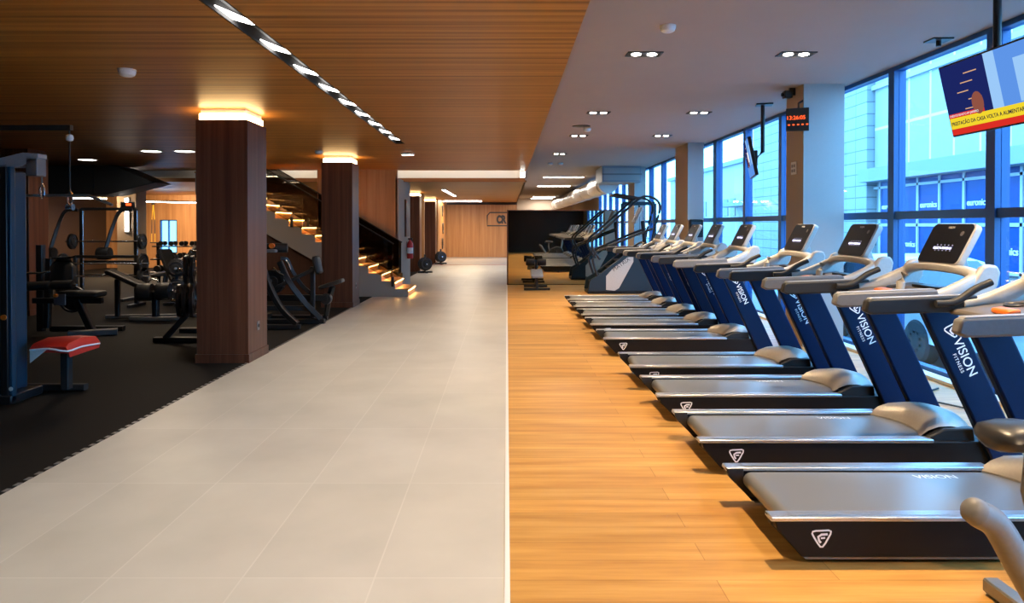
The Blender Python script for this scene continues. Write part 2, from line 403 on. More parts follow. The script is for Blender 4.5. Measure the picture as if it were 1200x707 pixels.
# windows
ys = [-2, -.2, 1.55, 3.3, 5.05, 6.75, 8.5, 10.2, 11.95, 13.75, 15.7, 17.5, 19.3, 21.1, 22.9, 24.7, 26.5, 28.3, 30.1, 31.9, 33.7, 35.5]
for i in range(len(ys)-1):
    a, b = ys[i], ys[i+1]; w = .065 if i != 9 else .12
    t = MB().box(XW, XW+.14, b-w, b+w, 0, HW).box(XW+.02, XW+.10, a+w, b-w, 1.67, 1.76).box(XW+.02, XW+.12, a+w, b-w, 0, .07).box(XW, XW+.12, a+w, b-w, HW-.05, HW)
    o = t.build('window_%d' % (i+1), 'window_blue'); struct(o, None, 'window')
    MB().box(XW+.055, XW+.063, a+w, b-w, .07, HW-.05).build('pane', 'window_glass', o, smooth=False)
    if i == 0: MB().box(XW, XW+.14, a-.07, a+.07, 0, HW).build('post', 'window_blue', o)
struct(MB().box(XW, XW+.1, -4, -2, 0, HW).build('wall_corner', 'plaster_beige'))
struct(MB().box(XW, XW+.1, 35.6, 50, 0, HW).build('wall_right', 'plaster_beige'))
struct(MB().box(XW-.14, XW+.0, -2, 35.5, 0, .035).build('baseboard_right', 'white_trim', bevel=.004))

# ------------------------------------------------------------------ outside
struct(MB().box(XW+.14, 40, -25, 110, -.5, -.30).build('street_ground', 'asphalt'))
bd = thing('street_office', 'pale panel office building with blue shop windows across the street', 'building', (16, 0, -.3))
MB().box(0, 8, 5, 31.4, 4.3, 9.6).build('upper_wall', 'facade_panel', bd, smooth=False)
MB().box(-.12, 0, 5, 31.5, 7.75, 7.95).box(-.3, 0, 5, 31.5, 9.5, 9.7).build('cornice', 'facade_white', bd)
MB().box(-.7, 0, 5, 31.5, 3.75, 4.3).build('ledge', 'ledge_grey', bd)
for k in range(18):
    y = 30.9-k*1.42
    MB().box(.0, .1, y-1.36, y-.06, .40, 1.85).build('shop_window', 'shop_blue', bd); MB().box(.0, .1, y-1.36, y-.06, 1.97, 3.75).build('shop_window', 'shop_blue', bd)
t = MB().box(-.05, .05, 5, 31.4, 1.85, 1.97).box(-.05, .05, 5, 31.4, 3.45, 3.55).box(-.05, .05, 5, 31.4, .3, .4)
for k in range(19): t.box(-.05, .05, 30.9-k*1.42-.06, 30.9-k*1.42+.06, 0, 3.75)
t.build('shop_frame', 'frame_white', bd); MB().box(.1, 8, 5, 31.4, 0, 4.3).build('core', 'ledge_grey', bd)
for (yy, z, sz) in ((30.19, 2.58, .35), (27.35, 2.58, .35), (24.51, 2.58, .35), (28.77, 1.05, .35), (23.09, .95, .37), (21.67, 2.58, .35)):
    text('shop_sign', 'euronics', sz*.9, 'print_white', (-.02, yy, z), (0, -1, 0), (0, 0, 1), bd, align='CENTER', ext=.01, bold=.004)
sb = thing('street_building', 'pale stone block building beside the panel building', 'building', (16, 0, -.3))
MB().box(-.3, 8, 31.5, 46, 0, 8.6).build('wall', 'facade_stone', sb, smooth=False); MB().box(-.5, 8, 31.5, 46.1, 8.6, 8.9).build('coping', 'facade_white', sb)
wb = thing('white_house', 'low white house with dark windows far down the street', 'building', (16, 0, -.3))
MB().box(1, 9, 47, 75, 0, 6.4).build('wall', 'facade_white', wb); MB().box(.7, 9, 46.8, 75, 6.4, 6.7).build('roof', 'ledge_grey', wb)
MB().box(-.6, 1, 47, 53.5, 3.2, 3.5).build('canopy', 'ledge_grey', wb)
for (y, z) in ((56, 2.6), (54.2, 2.6), (62, 2.6), (64, 2.6), (50, .6), (58, .4)): MB().box(.95, 1.02, y-.6, y+.6, z, z+1.3).build('window', 'car_glass', wb)

def make_car(loc, label):
    c = thing('parked_car', label, 'car', loc, 0, 'cars parked outside the windows')
    # length along +y (front at y=0), width along x 0..1.72 ; z from ground
    prof = [(0, .30), (.03, .55), (.25, .72), (1.0, .86), (3.75, .92), (4.05, .86), (4.15, .5), (4.1, .28)]
    r = []
    for x, ins in ((0, .06), (.03, .02), (.12, 0), (1.6, 0), (1.69, .02), (1.72, .06)):
        r.append([Vector((x, p[0]*(1-ins/2)+ins, p[1]-(ins if p[1] > .6 else -ins*.4))) for p in prof])
    MB().loft(r).build('body', 'car_paint', c)
    g0 = [(.10, .9), (1.62, .9)]; 
    base = [(.9, .84), (1.75, 1.38), (2.3, 1.46), (3.0, 1.43), (3.9, .9)]
    MB().loft([[Vector((x, p[0], p[1]-dz if p[1] > 1 else p[1])) for p in base] for x, dz in ((.08, .12), (.2, .03), (.35, 0), (1.37, 0), (1.52, .03), (1.64, .12))]).build('cabin', 'car_paint', c)
    MB().prism([(1.18, .92), (1.82, 1.3), (2.3, 1.36), (2.3, .92)], .055, .1, 'x').build('side_window', 'car_glass', c)
    MB().prism([(2.38, .92), (2.38, 1.36), (2.95, 1.33), (3.5, .95)], .055, .1, 'x').build('side_window', 'car_glass', c)
    MB().add([(.22, .98, .915), (1.5, .98, .915), (1.4, 1.72, 1.37), (.32, 1.72, 1.37)], [(0, 1, 2, 3)]).build('windscreen', 'car_glass', c)
    for y in (.85, 3.3):
        for x, s in ((-.02, 1), (1.74, -1)):
            w = MB().lathe([(.17, 0), (.27, -.005), (.31, .03), (.31, .18), (.25, .2), (.15, .2)], (x, y, .31), (s, 0, 0), 28).build('wheel', 'tyre', c)
            hb = MB().cyl((x+.012*s, y, .31), (x+.06*s, y, .31), .2, 24)
            for k in range(9):
                a = k*2*PI/9; hb.cyl((x+.0*s, y+.13*math.cos(a), .31+.13*math.sin(a)), (x+.03*s, y+.13*math.cos(a), .31+.13*math.sin(a)), .022, 8)
            hb.build('hub', 'plate_white', w)
    MB().box(.1, .45, -.0, .12, .56, .68).build('headlamp', 'chrome', c, bevel=.02); MB().box(1.27, 1.62, -.0, .12, .56, .68).build('headlamp', 'chrome', c, bevel=.02)
    MB().box(.05, .35, 4.05, 4.14, .62, .78).build('tail_lamp', 'fire_red', c, bevel=.02); MB().box(1.37, 1.67, 4.05, 4.14, .62, .78).build('tail_lamp', 'fire_red', c, bevel=.02)
    return c
make_car((5.6, 9.0, -.30), 'silver car parked outside the window, wheel showing between the treadmills')
make_car((5.75, 4.4, -.30), 'silver car parked outside, roof behind the exercise bike end')

# ------------------------------------------------------------------ ceiling fittings
tr = thing('track_light', 'long black recessed slot light with bright reflectors in wood ceiling', 'ceiling light', (-1.77, 0, H))
MB().box(-.077, -.068, .5, 11.99, .002, .10).box(.068, .077, .5, 11.99, .002, .10).box(-.077, .077, .5, 11.99, .09, .10).box(-.077, .077, 11.98, 11.99, .002, .1).build('channel', 'black_matte', tr)
for k in range(13):
    y = 1.43+k*.84
    MB().prism([(-.068, y-.24), (-.068, y+.06), (.02, y+.20), (.058, y+.18), (-.01, y-.06)], .03, .036, 'z').build('lamp', 'lamp_strip', tr)  # glowing plate shaped like a slanted highlight on the slot's inner face
    spot('track_spot', (-1.77, y, H-.03), 36, (1, .84, .64), 118, .9, .05)
def twin_spot(x, y, lbl, z=HW):
    d = thing('twin_downlight', lbl, 'ceiling light', (x, y, z), 0, 'twin downlights in the white ceiling')
    MB().box(-.19, .19, -.10, -.085, -.012, .0).box(-.19, .19, .085, .10, -.012, 0).box(-.19, -.175, -.1, .1, -.012, 0).box(.175, .19, -.1, .1, -.012, 0).build('frame', 'black_paint', d)
    MB().box(-.175, .175, -.085, .085, -.004, 0).build('backing', 'black_matte', d)
    for s in (-1, 1): MB().lathe([(.005, 0), (.05, 0), (.052, -.006), (.04, -.012), (.005, -.012)], (.085*s, 0, -.004)).build('lamp', 'lamp_white', d)
    return d
TW = [(1.48, 7.8), (3.12, 7.8), (1.5, 11.85), (3.15, 11.85), (1.48, 14.9), (3.2, 14.9), (1.36, 18.7)]
LB = ['twin downlight closest to the wood ceiling, beside the single round detector', 'twin downlight before the clock column', 'second twin downlight along the wood ceiling edge', 'twin downlight above the small hanging television', 'third twin downlight along the wood ceiling, past the round speaker', 'twin downlight in front of the black box column', 'small twin downlight before the strip lights']
for (x, y), l in zip(TW, LB): twin_spot(x, y, l)
for x in (1.45, 3.15):
    for y in (.5, 4.0, 7.8, 11.85, 14.9): spot('downlight_lamp', (x, y, HW-.06), 340 if x < 2 else 160, (1, .72, .42), 105, .85, .07)
spot('downlight_lamp', (1.4, 18.7, HW-.06), 90, (1, .72, .42), 105, .85, .07)
for (x0, x1, y, l) in ((1.4, 2.9, 27.4, 'first bright linear ceiling light past the mirror'), (1.43, 2.95, 33.6, 'second bright linear ceiling light past the mirror'), (1.7, 3.1, 46.5, 'third bright linear ceiling light, in the close pair'), (1.65, 3.1, 49.0, 'last bright linear ceiling light at the end bulkhead')):
    d = thing('linear_light', l, 'ceiling light', ((x0+x1)/2, y, HW), 0, 'linear lights in the white ceiling'); w = (x1-x0)/2
    MB().box(-w-.03, w+.03, -.16, .16, -.03, 0).build('housing', 'white_trim', d)
    MB().box(-w, w, -.11, .11, -.045, -.03).build('diffuser', 'tube_white', d, bevel=.005)
    area('linear_lamp', ((x0+x1)/2, y, HW-.08), x1-x0, .2, 60, (1, .9, .78))
for (x, y, z, l) in ((-3.0, 5.0, H, 'x'),): pass
def detector(x, y, z, l):
    d = thing('smoke_detector', l, 'detector', (x, y, z), 0, 'smoke detectors'); MB().lathe([(.01, 0), (.075, 0), (.075, -.014)], (0, 0, 0)).build('base', 'plate_white', d)
    MB().lathe([(.07, -.014), (.072, -.025), (.062, -.05), (.04, -.062), (.005, -.064)], (0, 0, 0)).build('cover', 'detector_white', d)
def yx(px, py, dz): Y = 845*dz/(264-py); return (px-594)/845*Y, Y
for px, py, z, l in ((150, 82, H, 'white smoke detector alone on the dark wood ceiling'), (782, 31, HW, 'white smoke detector on the white ceiling before the twin downlights'), (688, 151, HW, 'white smoke detector next to the black ceiling speaker'), (374, 177, H, 'white smoke detector above the second glowing column'), (657, 191, HW, 'small white detector of a pair before the strip lights'), (645, 191, HW, 'small white detector closer to the wood ceiling, of a pair')):
    x, y = yx(px, py, z-1.6); detector(x, y, z, l)
x, y = yx(681, 148, HW-1.6)
d = thing('ceiling_speaker', 'round black speaker in the white ceiling', 'speaker', (x, y, HW)); MB().lathe([(.01, -.01), (.13, -.012), (.15, -.006), (.16, 0)], (0, 0, 0)).build('grille', 'black_matte', d); MB().lathe([(.15, -.012), (.17, -.008), (.17, 0), (.15, 0)], (0, 0, 0)).build('rim', 'black_paint', d)
for px, py, l in ((478, 180, 'small rectangular emergency light on the wood ceiling past the slot light'),):
    x, y = yx(px, py, H-1.6); d = thing('ceiling_emergency_light', l, 'ceiling light', (x, y, H)); MB().box(-.12, .12, -.09, .09, -.03, 0).build('housing', 'plate_white', d, bevel=.006); MB().box(-.1, .1, -.07, .07, -.034, -.03).build('diffuser', 'lamp_strip', d)
for px, py, l in ((178, 177, 'oval downlight in the dark wood ceiling, second from the first column'), (217, 177, 'oval downlight in the dark wood ceiling beside the first column'), (103, 187, 'oval downlight in the dark wood ceiling above the cable machine')):
    x, y = yx(px, py, H-1.6); d = thing('round_downlight', l, 'ceiling light', (x, y, H), 0, 'round downlights over the weights')
    MB().lathe([(.17, 0), (.19, -.004), (.20, -.012), (.17, -.014), (.165, 0)], (0, 0, 0)).build('rim', 'plate_white', d); MB().lathe([(.005, -.006), (.165, -.006), (.165, 0)], (0, 0, 0)).build('diffuser', 'lamp_strip', d)
# soffit linear lights
for (x0, y0, x1, y1, n, l) in ((-2.9, 33.4, -1.2, 33.4, 1, 'bright straight light bar under the soffit at the far wall'), (-2.0, 22.6, -2.0, 27.8, 0, 'dotted slot light in the lower soffit')):
    d = thing('ceiling_slot_light', l, 'ceiling light', ((x0+x1)/2, (y0+y1)/2, 2.738)); w, q = abs(x1-x0)/2+.06, abs(y1-y0)/2+.06
    MB().box(-w, w, -q, q, -.02, 0).build('channel', 'black_paint', d)
    if n: MB().box(-w+.02, w-.02, -q+.01, q-.01, -.05, -.02).build('diffuser', 'tube_white', d)
    else:
        for k in range(7): MB().box(-.045, .045, -q+.2+k*.76, -q+.6+k*.76, -.035, -.02).build('lamp', 'lamp_strip', d)
area('soffit_lamp', (-2.0, 33.4, 2.66), 1.7, .2, 34, (1, .82, .6)); area('soffit_lamp', (-1.4, 25, 2.68), .3, 5, 60, (1, .86, .68))
area('soffit_lamp', (-1.4, 31.5, 2.68), .3, 3, 26, (1, .8, .55))
area('side_lamp', (-2.4, 33.5, 2.6), .3, 2.5, 60, (1, .66, .25), (-3.0, 33.5, 1.2))
area('cove_lamp', (-3.6, 17.95, 3.04), 8.0, .05, 11, (1, .85, .66), (-3.6, 18.4, 3.1))
d = thing('cove_end_light', 'small glowing light block at the end of the white cove', 'ceiling light', (.40, 18.34, 2.81)); MB().box(-.07, .06, .0, .03, 0, .15).build('housing', 'white_trim', d); MB().box(-.06, .05, -.012, 0, .01, .14).build('diffuser', 'tube_white', d)
# AC box and duct
d = thing('air_unit', 'grey boxed air unit hung under the white ceiling', 'air conditioner', (3.6, 22.6, 2.95))
MB().box(-.62, .62, 0, 1.6, 0, .5).build('casing', 'ac_grey', d, bevel=.01); MB().box(-.56, .56, -.02, 0, .06, .44).build('grille', 'column_paint', d); MB().box(-.62, .62, -.03, 0, .22, .27).build('rib', 'steel_grey', d)
d = thing('air_duct', 'long round silver duct running back from the air unit', 'duct', (3.4, 24.2, 3.0))
t = MB().cyl((0, 0, 0), (0, 25.5, 0), .33, 28); t.build('pipe', 'duct_steel', d)
for k in range(9): MB().lathe([(.33, -.02), (.345, -.02), (.345, .02), (.33, .02)], (0, .6+k*2.9, 0), (0, 1, 0), 28).build('joint_ring', 'duct_steel', d)
for k in range(4): MB().tube([(0, 2+k*7, .33), (0, 2+k*7, .46)], .008, 6).build('hanger', 'steel_grey', d)
# dark duct over the weights
d = thing('square_duct', 'black square air duct under the ceiling of the weights area', 'duct', (-13, 16.2, 2.28))
MB().prism([(0, 0), (4.0, 0), (5.1, .28), (4.2, .66), (0, .66)], 0, .8, 'y').build('pipe', 'duct_black', d, bevel=.01)
for k in range(4): MB().box(.4+k*1.1, .44+k*1.1, -.015, .815, -.015, .675).build('flange', 'black_paint', d)
for k in range(3): MB().tube([(.6+k*1.3, .4, .66), (.6+k*1.3, .4, .68)], .01, 6).build('hanger', 'steel_grey', d)

# ------------------------------------------------------------------ televisions, clock, plates
def tv(loc, rz, tilt, label, w=1.0, h=.58, big=True, pole=(0, 0, .6)):
    d = thing('hanging_television', label, 'television', loc, rz, 'televisions hung from the ceiling')
    # local: screen faces -x, width along y, tilt about y
    R = Matrix.Rotation(tilt, 4, 'Y')
    def put(o): o.matrix_basis = R @ o.matrix_basis; return o
    put(MB().box(0, .05, -w/2, w/2, -h/2, h/2).build('housing', 'black_paint', d, bevel=.006))
    x = -.002
    def sc_(y0, y1, z0, z1, m, n='screen', k=0): return put(MB().add([(x-k*.0006, y0, z0), (x-k*.0006, y1, z0), (x-k*.0006, y1, z1), (x-k*.0006, y0, z1)], [(0, 1, 2, 3)][::-1] and [(3, 2, 1, 0)]).build(n, m, d, smooth=False))
    a, b = w/2-.015, h/2-.015     # +y = left as seen
    sc_(-a, a, -b, b, 'tv_blue', 'screen')
    sc_(.0, a, -b+.12, b, 'tv_blue_dark', 'picture', 1); sc_(-.12, .0, -b+.12, b, 'tv_light', 'picture', 1); sc_(-a, -.3, -b+.15, b-.1, 'tv_light', 'picture', 1)
    for k in range(5): sc_(.10+.07*(k % 3), .26+.06*(k % 3), b-.10-.07*k, b-.092-.07*k, 'tv_streak', 'picture', 2)
    put(MB().add([(x-.0015, .16+.07*math.cos(q*PI/8)*1, -b+.22+.09*math.sin(q*PI/8)) for q in range(16)], [tuple(range(16))]).build('picture', 'tv_skin', d, smooth=False))
    if not big: sc_(-a, a, -b, -b+.16, 'tv_blue', 'banner', 2); sc_(-.1, .12, -.05, .1, 'tv_white', 'picture', 2)
    if big:
        sc_(-a, a, -b, -b+.05, 'tv_red', 'ticker', 2); sc_(-a, a, -b+.05, -b+.14, 'tv_yellow', 'banner', 2); sc_(.1, a, -b+.14, -b+.175, 'tv_red', 'ticker', 2)
        put(text('banner_text', 'PRESTAÇÃO DA CASA VOLTA A AUMENTAR', .0425, 'tv_text', (x-.003, a-.015, -b+.078), (0, -1, 0), (0, 0, 1), d, ext=.0003, bold=.0008))
        put(text('ticker_text', 'CRÉDITO REVISTO EM JANEIRO', .026, 'tv_white', (x-.003, a-.01, -b+.149), (0, -1, 0), (0, 0, 1), d, ext=.0003))
    px, py, pz = pole
    MB().box(.06, .12, -.1, .1, -.12, .12).build('bracket', 'black_paint', d, bevel=.005)
    MB().tube([(.10, py, 0), (.20, py, .10), (.20, py, pz)], .03, 12).build('pole', 'black_paint', d)
    MB().box(.10, .34, py-.12, py+.12, pz-.02, pz).build('ceiling_plate', 'black_paint', d, bevel=.004)
    return d
tv((3.69, 5.52, 2.63), 0, -.22, 'large television showing yellow news banner, hung beside the window', w=1.12, h=.60, pole=(0, .22, HW-2.63))
tv((3.72, 11.1, 2.62), -.25, -.20, 'small hanging television seen edge on past the clock column', w=.95, h=.58, big=False, pole=(0, 0, HW-2.62))
for px, py, l in ((1103, 47, 'spare black ceiling bracket above the window'),):
    x, y = yx(px, py, HW-1.6); d = thing('ceiling_bracket', l, 'bracket', (min(x, 4.3), y, HW)); MB().box(-.1, .1, -.09, .09, -.015, 0).build('plate', 'black_paint', d); MB().cyl((0, 0, -.07), (0, 0, -.015), .025).build('socket', 'black_paint', d)
d = thing('led_clock', 'black digital clock with red digits on the tan column face', 'clock', (3.80, 9.42, 2.98), math.radians(-24))
MB().box(-.15, .13, 0, .05, -.15, .15).build('case', 'black_paint', d, bevel=.006)
text('digits', '13:26:05', .072, 'digit_red', (-.148, -.003, .0), (1, 0, 0), (0, 0, 1), d, space=.96)
for k in range(5): MB().box(-.125+k*.055, -.10+k*.055, -.003, 0, -.075, -.06).build('indicator', 'digit_red', d)
MB().tube([(.0, .03, .15), (.0, .06, .22), (.06, .10, .26)], .014, 8).build('bracket', 'black_paint', d)
d = thing('wall_camera', 'small black camera at the ceiling above the clock', 'camera', (3.78, 9.75, 3.36)); MB().box(-.05, .06, -.05, .05, -.05, .05).build('body', 'black_paint', d, bevel=.01); MB().cyl((-.05, 0, 0), (-.075, 0, 0), .025).build('lens', 'screen_black', d); MB().box(.03, .105, -.02, .02, -.01, .09).build('bracket', 'black_paint', d)
d = thing('wall_plate', 'white square control plate on the tan column face', 'switch', (3.885, 9.76, 2.37)); MB().box(-.012, 0, -.085, .085, -.085, .085).build('plate', 'plate_white', d, bevel=.004)
for a, b in ((-.035, .03), (.035, .03), (-.035, -.035), (.035, -.035)): MB().box(-.016, -.012, a-.02, a+.02, b-.02, b+.02).build('button', 'steel_grey', d)
d = thing('wall_mounted_box', 'black box fixed to the column between the windows', 'box', (4.22, 16.2, 1.53)); MB().box(-.15, .15, -.16, 0, -.2, .2).build('body', 'screen_black', d, bevel=.02); MB().box(-.11, .11, -.172, -.16, .02, .14).build('panel', 'shroud_navy', d, bevel=.003)

# ------------------------------------------------------------------ treadmill
def shield(name, size, mat, org, xa, ya, parent):
    s = size
    out = [(-.52, .28), (-.48, .39), (-.32, .43), (.4, .46), (.52, .40), (.50, .26), (.22, -.25), (.06, -.46), (-.06, -.46), (-.2, -.28), (-.42, .08)]
    inn = [(.34, .24), (.0, .22), (-.18, .10), (-.14, -.10), (-.04, -.24)]
    m = MB().ribbon([(a*s, b*s) for a, b in out], .1*s); m.ribbon([(a*s, b*s) for a, b in inn], .13*s, closed=False); m.ribbon([(.2*s, .04*s), (-.04*s, .02*s)], .1*s, closed=False)
    o = m.build(name, mat, parent, smooth=False); place(o, org, xa, ya); return o
SL = (.40, -.85)   # upright slope (x, z)
def up_x(z): return 1.80+(.205-z)*SL[0]/-SL[1]*1.0
def make_treadmill(loc, label):
    T = thing('treadmill', label, 'treadmill', loc, 0, 'treadmills along the windows')
    # belt
    prof = [(1.62, .203), (.16, .203)]+[(.14-.045*math.sin(a*PI/8), .158+.045*math.cos(a*PI/8)) for a in range(9)]+[(1.62, .113)]
    MB().prism(prof, -.30, .30).build('belt', 'belt', T)
    text('belt_print', 'VISION', .075, 'print_white', (1.02, .20, .2036), (1, 0, 0), (0, 1, 0), T, ext=.0003)
    for s in (-1, 1):
        y0, y1 = sorted((s*.308, s*.385))
        sk = MB().prism([(.02, .215), (.03, .17), (.15, .035), (2.02, .035), (2.02, .19), (1.95, .212)], y0, y1).build('side_skirt', 'skirt_black', T, bevel=.006)
        MB().prism([(.16, .034), (.17, .022), (2.0, .022), (2.0, .034)], y0+.01, y1-.01).build('lower_lip', 'steel_grey', sk)
        if s < 0: shield('emblem', .085, 'print_white', (.24, -.3862, .125), (1, 0, 0), (0, 0, 1), sk)
        y0, y1 = sorted((s*.305, s*.392))
        r = MB().prism([(0, .207), (.005, .226), (1.50, .229), (1.50, .207)], y0, y1).build('foot_rail', 'rail_silver', T, bevel=.004)
        MB().box(.1, 1.48, (y0+y1)/2-.02, (y0+y1)/2+.02, .2275, .2305).build('grip_strip', 'rail_silver', r)
        MB().prism([(.0, .222), (.02, .17), (.13, .06), (.17, .06), (.1, .15), (.1, .222)], *sorted((s*.303, s*.335))).build('end_cap', 'black_rubber', T, bevel=.004)
        # upright
        u = MB().prism([(up_x(.03), .03), (up_x(1.1), 1.1), (up_x(1.1)+.22, 1.1), (up_x(.03)+.22, .03)], *sorted((s*.365, s*.430))).build('upright', 'tread_navy', T, bevel=.014)
        n = Vector((SL[0], 0, SL[1])).normalized(); w = Vector((-n.z, 0, n.x)); org = Vector((up_x(.93), 0, .93))+n*.045+w*.02
        if s < 0:
            shield('emblem', .088, 'print_white', org+n*.01+w*.10+Vector((0, -.4312, 0)), w, -n, u)
            text('lettering', 'VISION', .082, 'print_white', org+n*.066+w*.075+Vector((0, -.4305, 0)), n, w, u, ext=.0006, bold=.0004)
            text('lettering', 'FITNESS', .031, 'print_white', org+n*.145+w*.036+Vector((0, -.4305, 0)), n, w, u, ext=.0006, space=1.25)
        # corner block by hood
        MB().prism([(1.47, .15), (1.49, .235), (1.60, .285), (1.78, .29), (1.80, .15)], *sorted((s*.285, s*.35))).build('hood_corner', 'grip_grey', T, bevel=.01)
        # hand rail
        h = MB().prism([(.83, 1.10), (.845, 1.165), (.87, 1.172), (1.48, 1.195), (1.50, 1.10), (.87, 1.082)], *sorted((s*.395, s*.46))).build('handrail', 'grip_grey' if s > 0 else 'grip_silver', T, bevel=.012)  # far rail darker, near rail lighter: their shading put into the grip colours
        MB().prism([(.86, 1.168), (.87, 1.178), (1.46, 1.200), (1.47, 1.190)], *sorted((s*.402, s*.453))).build('rail_cap', 'rail_cap', h, bevel=.003)
    # bullhorn on the far rail
    MB().tube([(1.22, .37, 1.15), (1.30, .36, 1.155), (1.36, .36, 1.18), (1.44, .36, 1.235), (1.53, .36, 1.275)], .021, 10, smooth=5).build('grip_bar', 'black_rubber', T)
    # hood
    rings = []
    prof = [(0, .02), (.06, .055), (.18, .10), (.38, .137), (.6, .142), (.8, .125), (.93, .085), (1, .02)]
    NV = 17
    top = []
    for u, hh in prof:
        row = []
        for j in range(NV):
            v = -1+2*j/(NV-1); x0 = 1.44+.12*(1-v*v); x1 = 1.80+.10*(1-v*v)
            row.append(Vector((x0+(x1-x0)*u, v*.315, .195+hh*(1-.30*abs(v)**3))))
        top.append(row)
    vs = [v for r in top for v in r]+[Vector((v.x, v.y, .16)) for r in (top[0], top[-1]) for v in r]
    fs = [(i*NV+j, (i+1)*NV+j, (i+1)*NV+j+1, i*NV+j+1)[::-1] for i in range(len(prof)-1) for j in range(NV-1)]
    b = len(prof)*NV
    fs += [(j, j+1, b+j+1, b+j) for j in range(NV-1)]+[((len(prof)-1)*NV+j+1, (len(prof)-1)*NV+j, b+NV+j, b+NV+j+1) for j in range(NV-1)]
    MB().add(vs, fs).build('motor_hood', 'hood_silver', T)
    MB().box(1.62, 2.0, -.275, .275, .04, .20).build('motor_base', 'skirt_black', T, bevel=.01)
    MB().box(.3, 1.6, -.255, .255, .06, .11).build('deck_board', 'black_matte', T)
    for x in (.62, 1.85):
        for s in (-1, 1): MB().lathe([(.028, 0), (.03, .01), (.012, .014), (.012, .05)], (x, s*.31, 0)).build('foot', 'black_rubber', T)
    # yoke: horseshoe arms and cross bar
    half = [(1.40, .42, 1.135), (1.52, .42, 1.15), (1.64, .415, 1.195), (1.73, .40, 1.245), (1.765, .36, 1.28), (1.765, .25, 1.302), (1.76, .12, 1.308), (1.76, 0, 1.31)]
    path = catmull([(x, -y, z) for x, y, z in half]+[(x, y, z) for x, y, z in half[::-1][1:]], 4)
    def sect(t):
        q = min(t, 1-t)*2; k = max(0, min(1, (q-.45)/.3)); hgt = (.036+.012*math.sin(min(q/.55, 1)*PI))*(1-k)+.030*k; wd = .035*(1-k)+.05*k
        return [(wd*math.copysign(abs(math.cos(a))**.7, math.cos(a)), hgt*math.copysign(abs(math.sin(a))**.7, math.sin(a))) for a in [2*PI*i/14+.01 for i in range(14)]]
    MB().sweep(path, sect).build('console_yoke', 'shell_silver', T)
    for s in (-1, 1):
        y0, y1 = sorted((s*.385, s*.44))
        MB().prism([(1.58, 1.11), (1.60, 1.165), (1.67, 1.20), (1.73, 1.27), (1.77, 1.335), (1.81, 1.352), (1.87, 1.345), (1.89, 1.30), (1.875, 1.22), (1.83, 1.15), (1.76, 1.115)], y0, y1).build('cheek', 'shell_silver', T, bevel=.018)
    # tray
    tr = MB().prism([(1.30, 1.09), (1.31, 1.12), (1.46, 1.14), (1.70, 1.165), (1.80, 1.18), (1.80, 1.12), (1.46, 1.075)], -.385, .385).build('tray', 'tray_beige', T, bevel=.012)
    for s in (-1, 1): MB().lathe([(.05, 0), (.056, .004), (.05, .008), (.045, .004)], (1.58, s*.24, 1.155), (-.12, 0, 1)).build('cup_holder', 'black_paint', tr)
    MB().box(1.66, 1.74, -.16, .16, 1.162, 1.182).build('keypad', 'screen_black', tr, bevel=.004)
    MB().pad((1.40, .05, 1.145), (.07, .15, .03), (0, -.1, 0), .5).build('stop_button', 'estop_orange', T)
    MB().tube([(1.42, -.12, 1.13), (1.43, -.12, 1.22), (1.455, -.12, 1.275)], .027, 14).build('sensor_grip', 'shell_silver', T)
    # console
    d = Vector((.145, 0, .285)); d.normalize(); ang = math.atan2(d.x, d.z)
    c = bpy.data.objects.new('console', None)
    def rr(w, h, r, t, y=0):
        pts = []
        for cx, cz, st in ((w/2-r, h/2-r, 0), (-w/2+r, h/2-r, 1), (-w/2+r, -h/2+r, 2), (w/2-r, -h/2+r, 3)):
            for k in range(5):
                a = (st+k/4)*PI/2; pts.append((cx+r*math.cos(a), cz+r*math.sin(a)))
        return pts
    M = Matrix.Translation((1.80, 0, 1.474)) @ Matrix.Rotation(ang, 4, 'Y')
    sh = MB().prism(rr(.475, .315, .045, 0), 0, .052, 'x').build('console', 'shell_silver', T, bevel=.01); sh.matrix_basis = M
    MB().prism(rr(.452, .296, .038, 0), -.004, .004, 'x').build('screen', 'screen_black', sh)
    for r_, n in ((-.015, 5), (-.055, 5)):
        for k in range(n): MB().box(-.0055, -.004, .07-k*.042-.005, .07-k*.042+.005, r_-.004, r_+.004).build('indicator', 'led_console_dim', sh)
    text('display_text', 'SELECT A PROGRAM', .022, 'led_console', (-.0055, .10, -.045), (0, -1, 0), (0, 0, 1), sh, ext=.0003, bold=.0006)
    text('lettering', 'VISION', .024, 'print_white', (-.0055, .045, .112), (0, -1, 0), (0, 0, 1), sh, ext=.0003)
    MB().lathe([(.014, -.005), (.018, -.005), (.018, -.0065), (.014, -.0065)], (0, -.14, .075), (1, 0, 0), 20).build('dial', 'steel_grey', sh)
    MB().prism([(1.80, 1.30), (1.80, 1.36), (1.85, 1.40), (1.88, 1.31)], -.15, .15).build('console_neck', 'shell_silver', T, bevel=.01)
    return T
TY = [3.76, 4.98, 6.21, 7.41, 9.15, 10.4, 11.5, 12.65, 13.75]
def tx(y): return 1.24-.012*(y-4) if y > 4.9 else 1.24
tl = ['first treadmill of the row, next to the exercise bike, console outside the frame',
      'second treadmill from the exercise bike, its lit display reads a line of text',
      'third treadmill from the exercise bike, in front of the clock column',
      'fourth treadmill from the exercise bike, silver arch before the window past the column',
      'fifth treadmill from the exercise bike, first after the wider gap',
      'sixth treadmill from the exercise bike, fourth from the stair climber',
      'seventh treadmill from the exercise bike, third from the stair climber',
      'eighth treadmill from the exercise bike, second from the stair climber',
      'ninth and last treadmill of the row, next to the stair climber']
proto = make_treadmill((tx(TY[0]), TY[0], 0), tl[0])
CH = {}
for q in bpy.data.objects:
    if q.parent: CH.setdefault(q.parent.name, []).append(q)
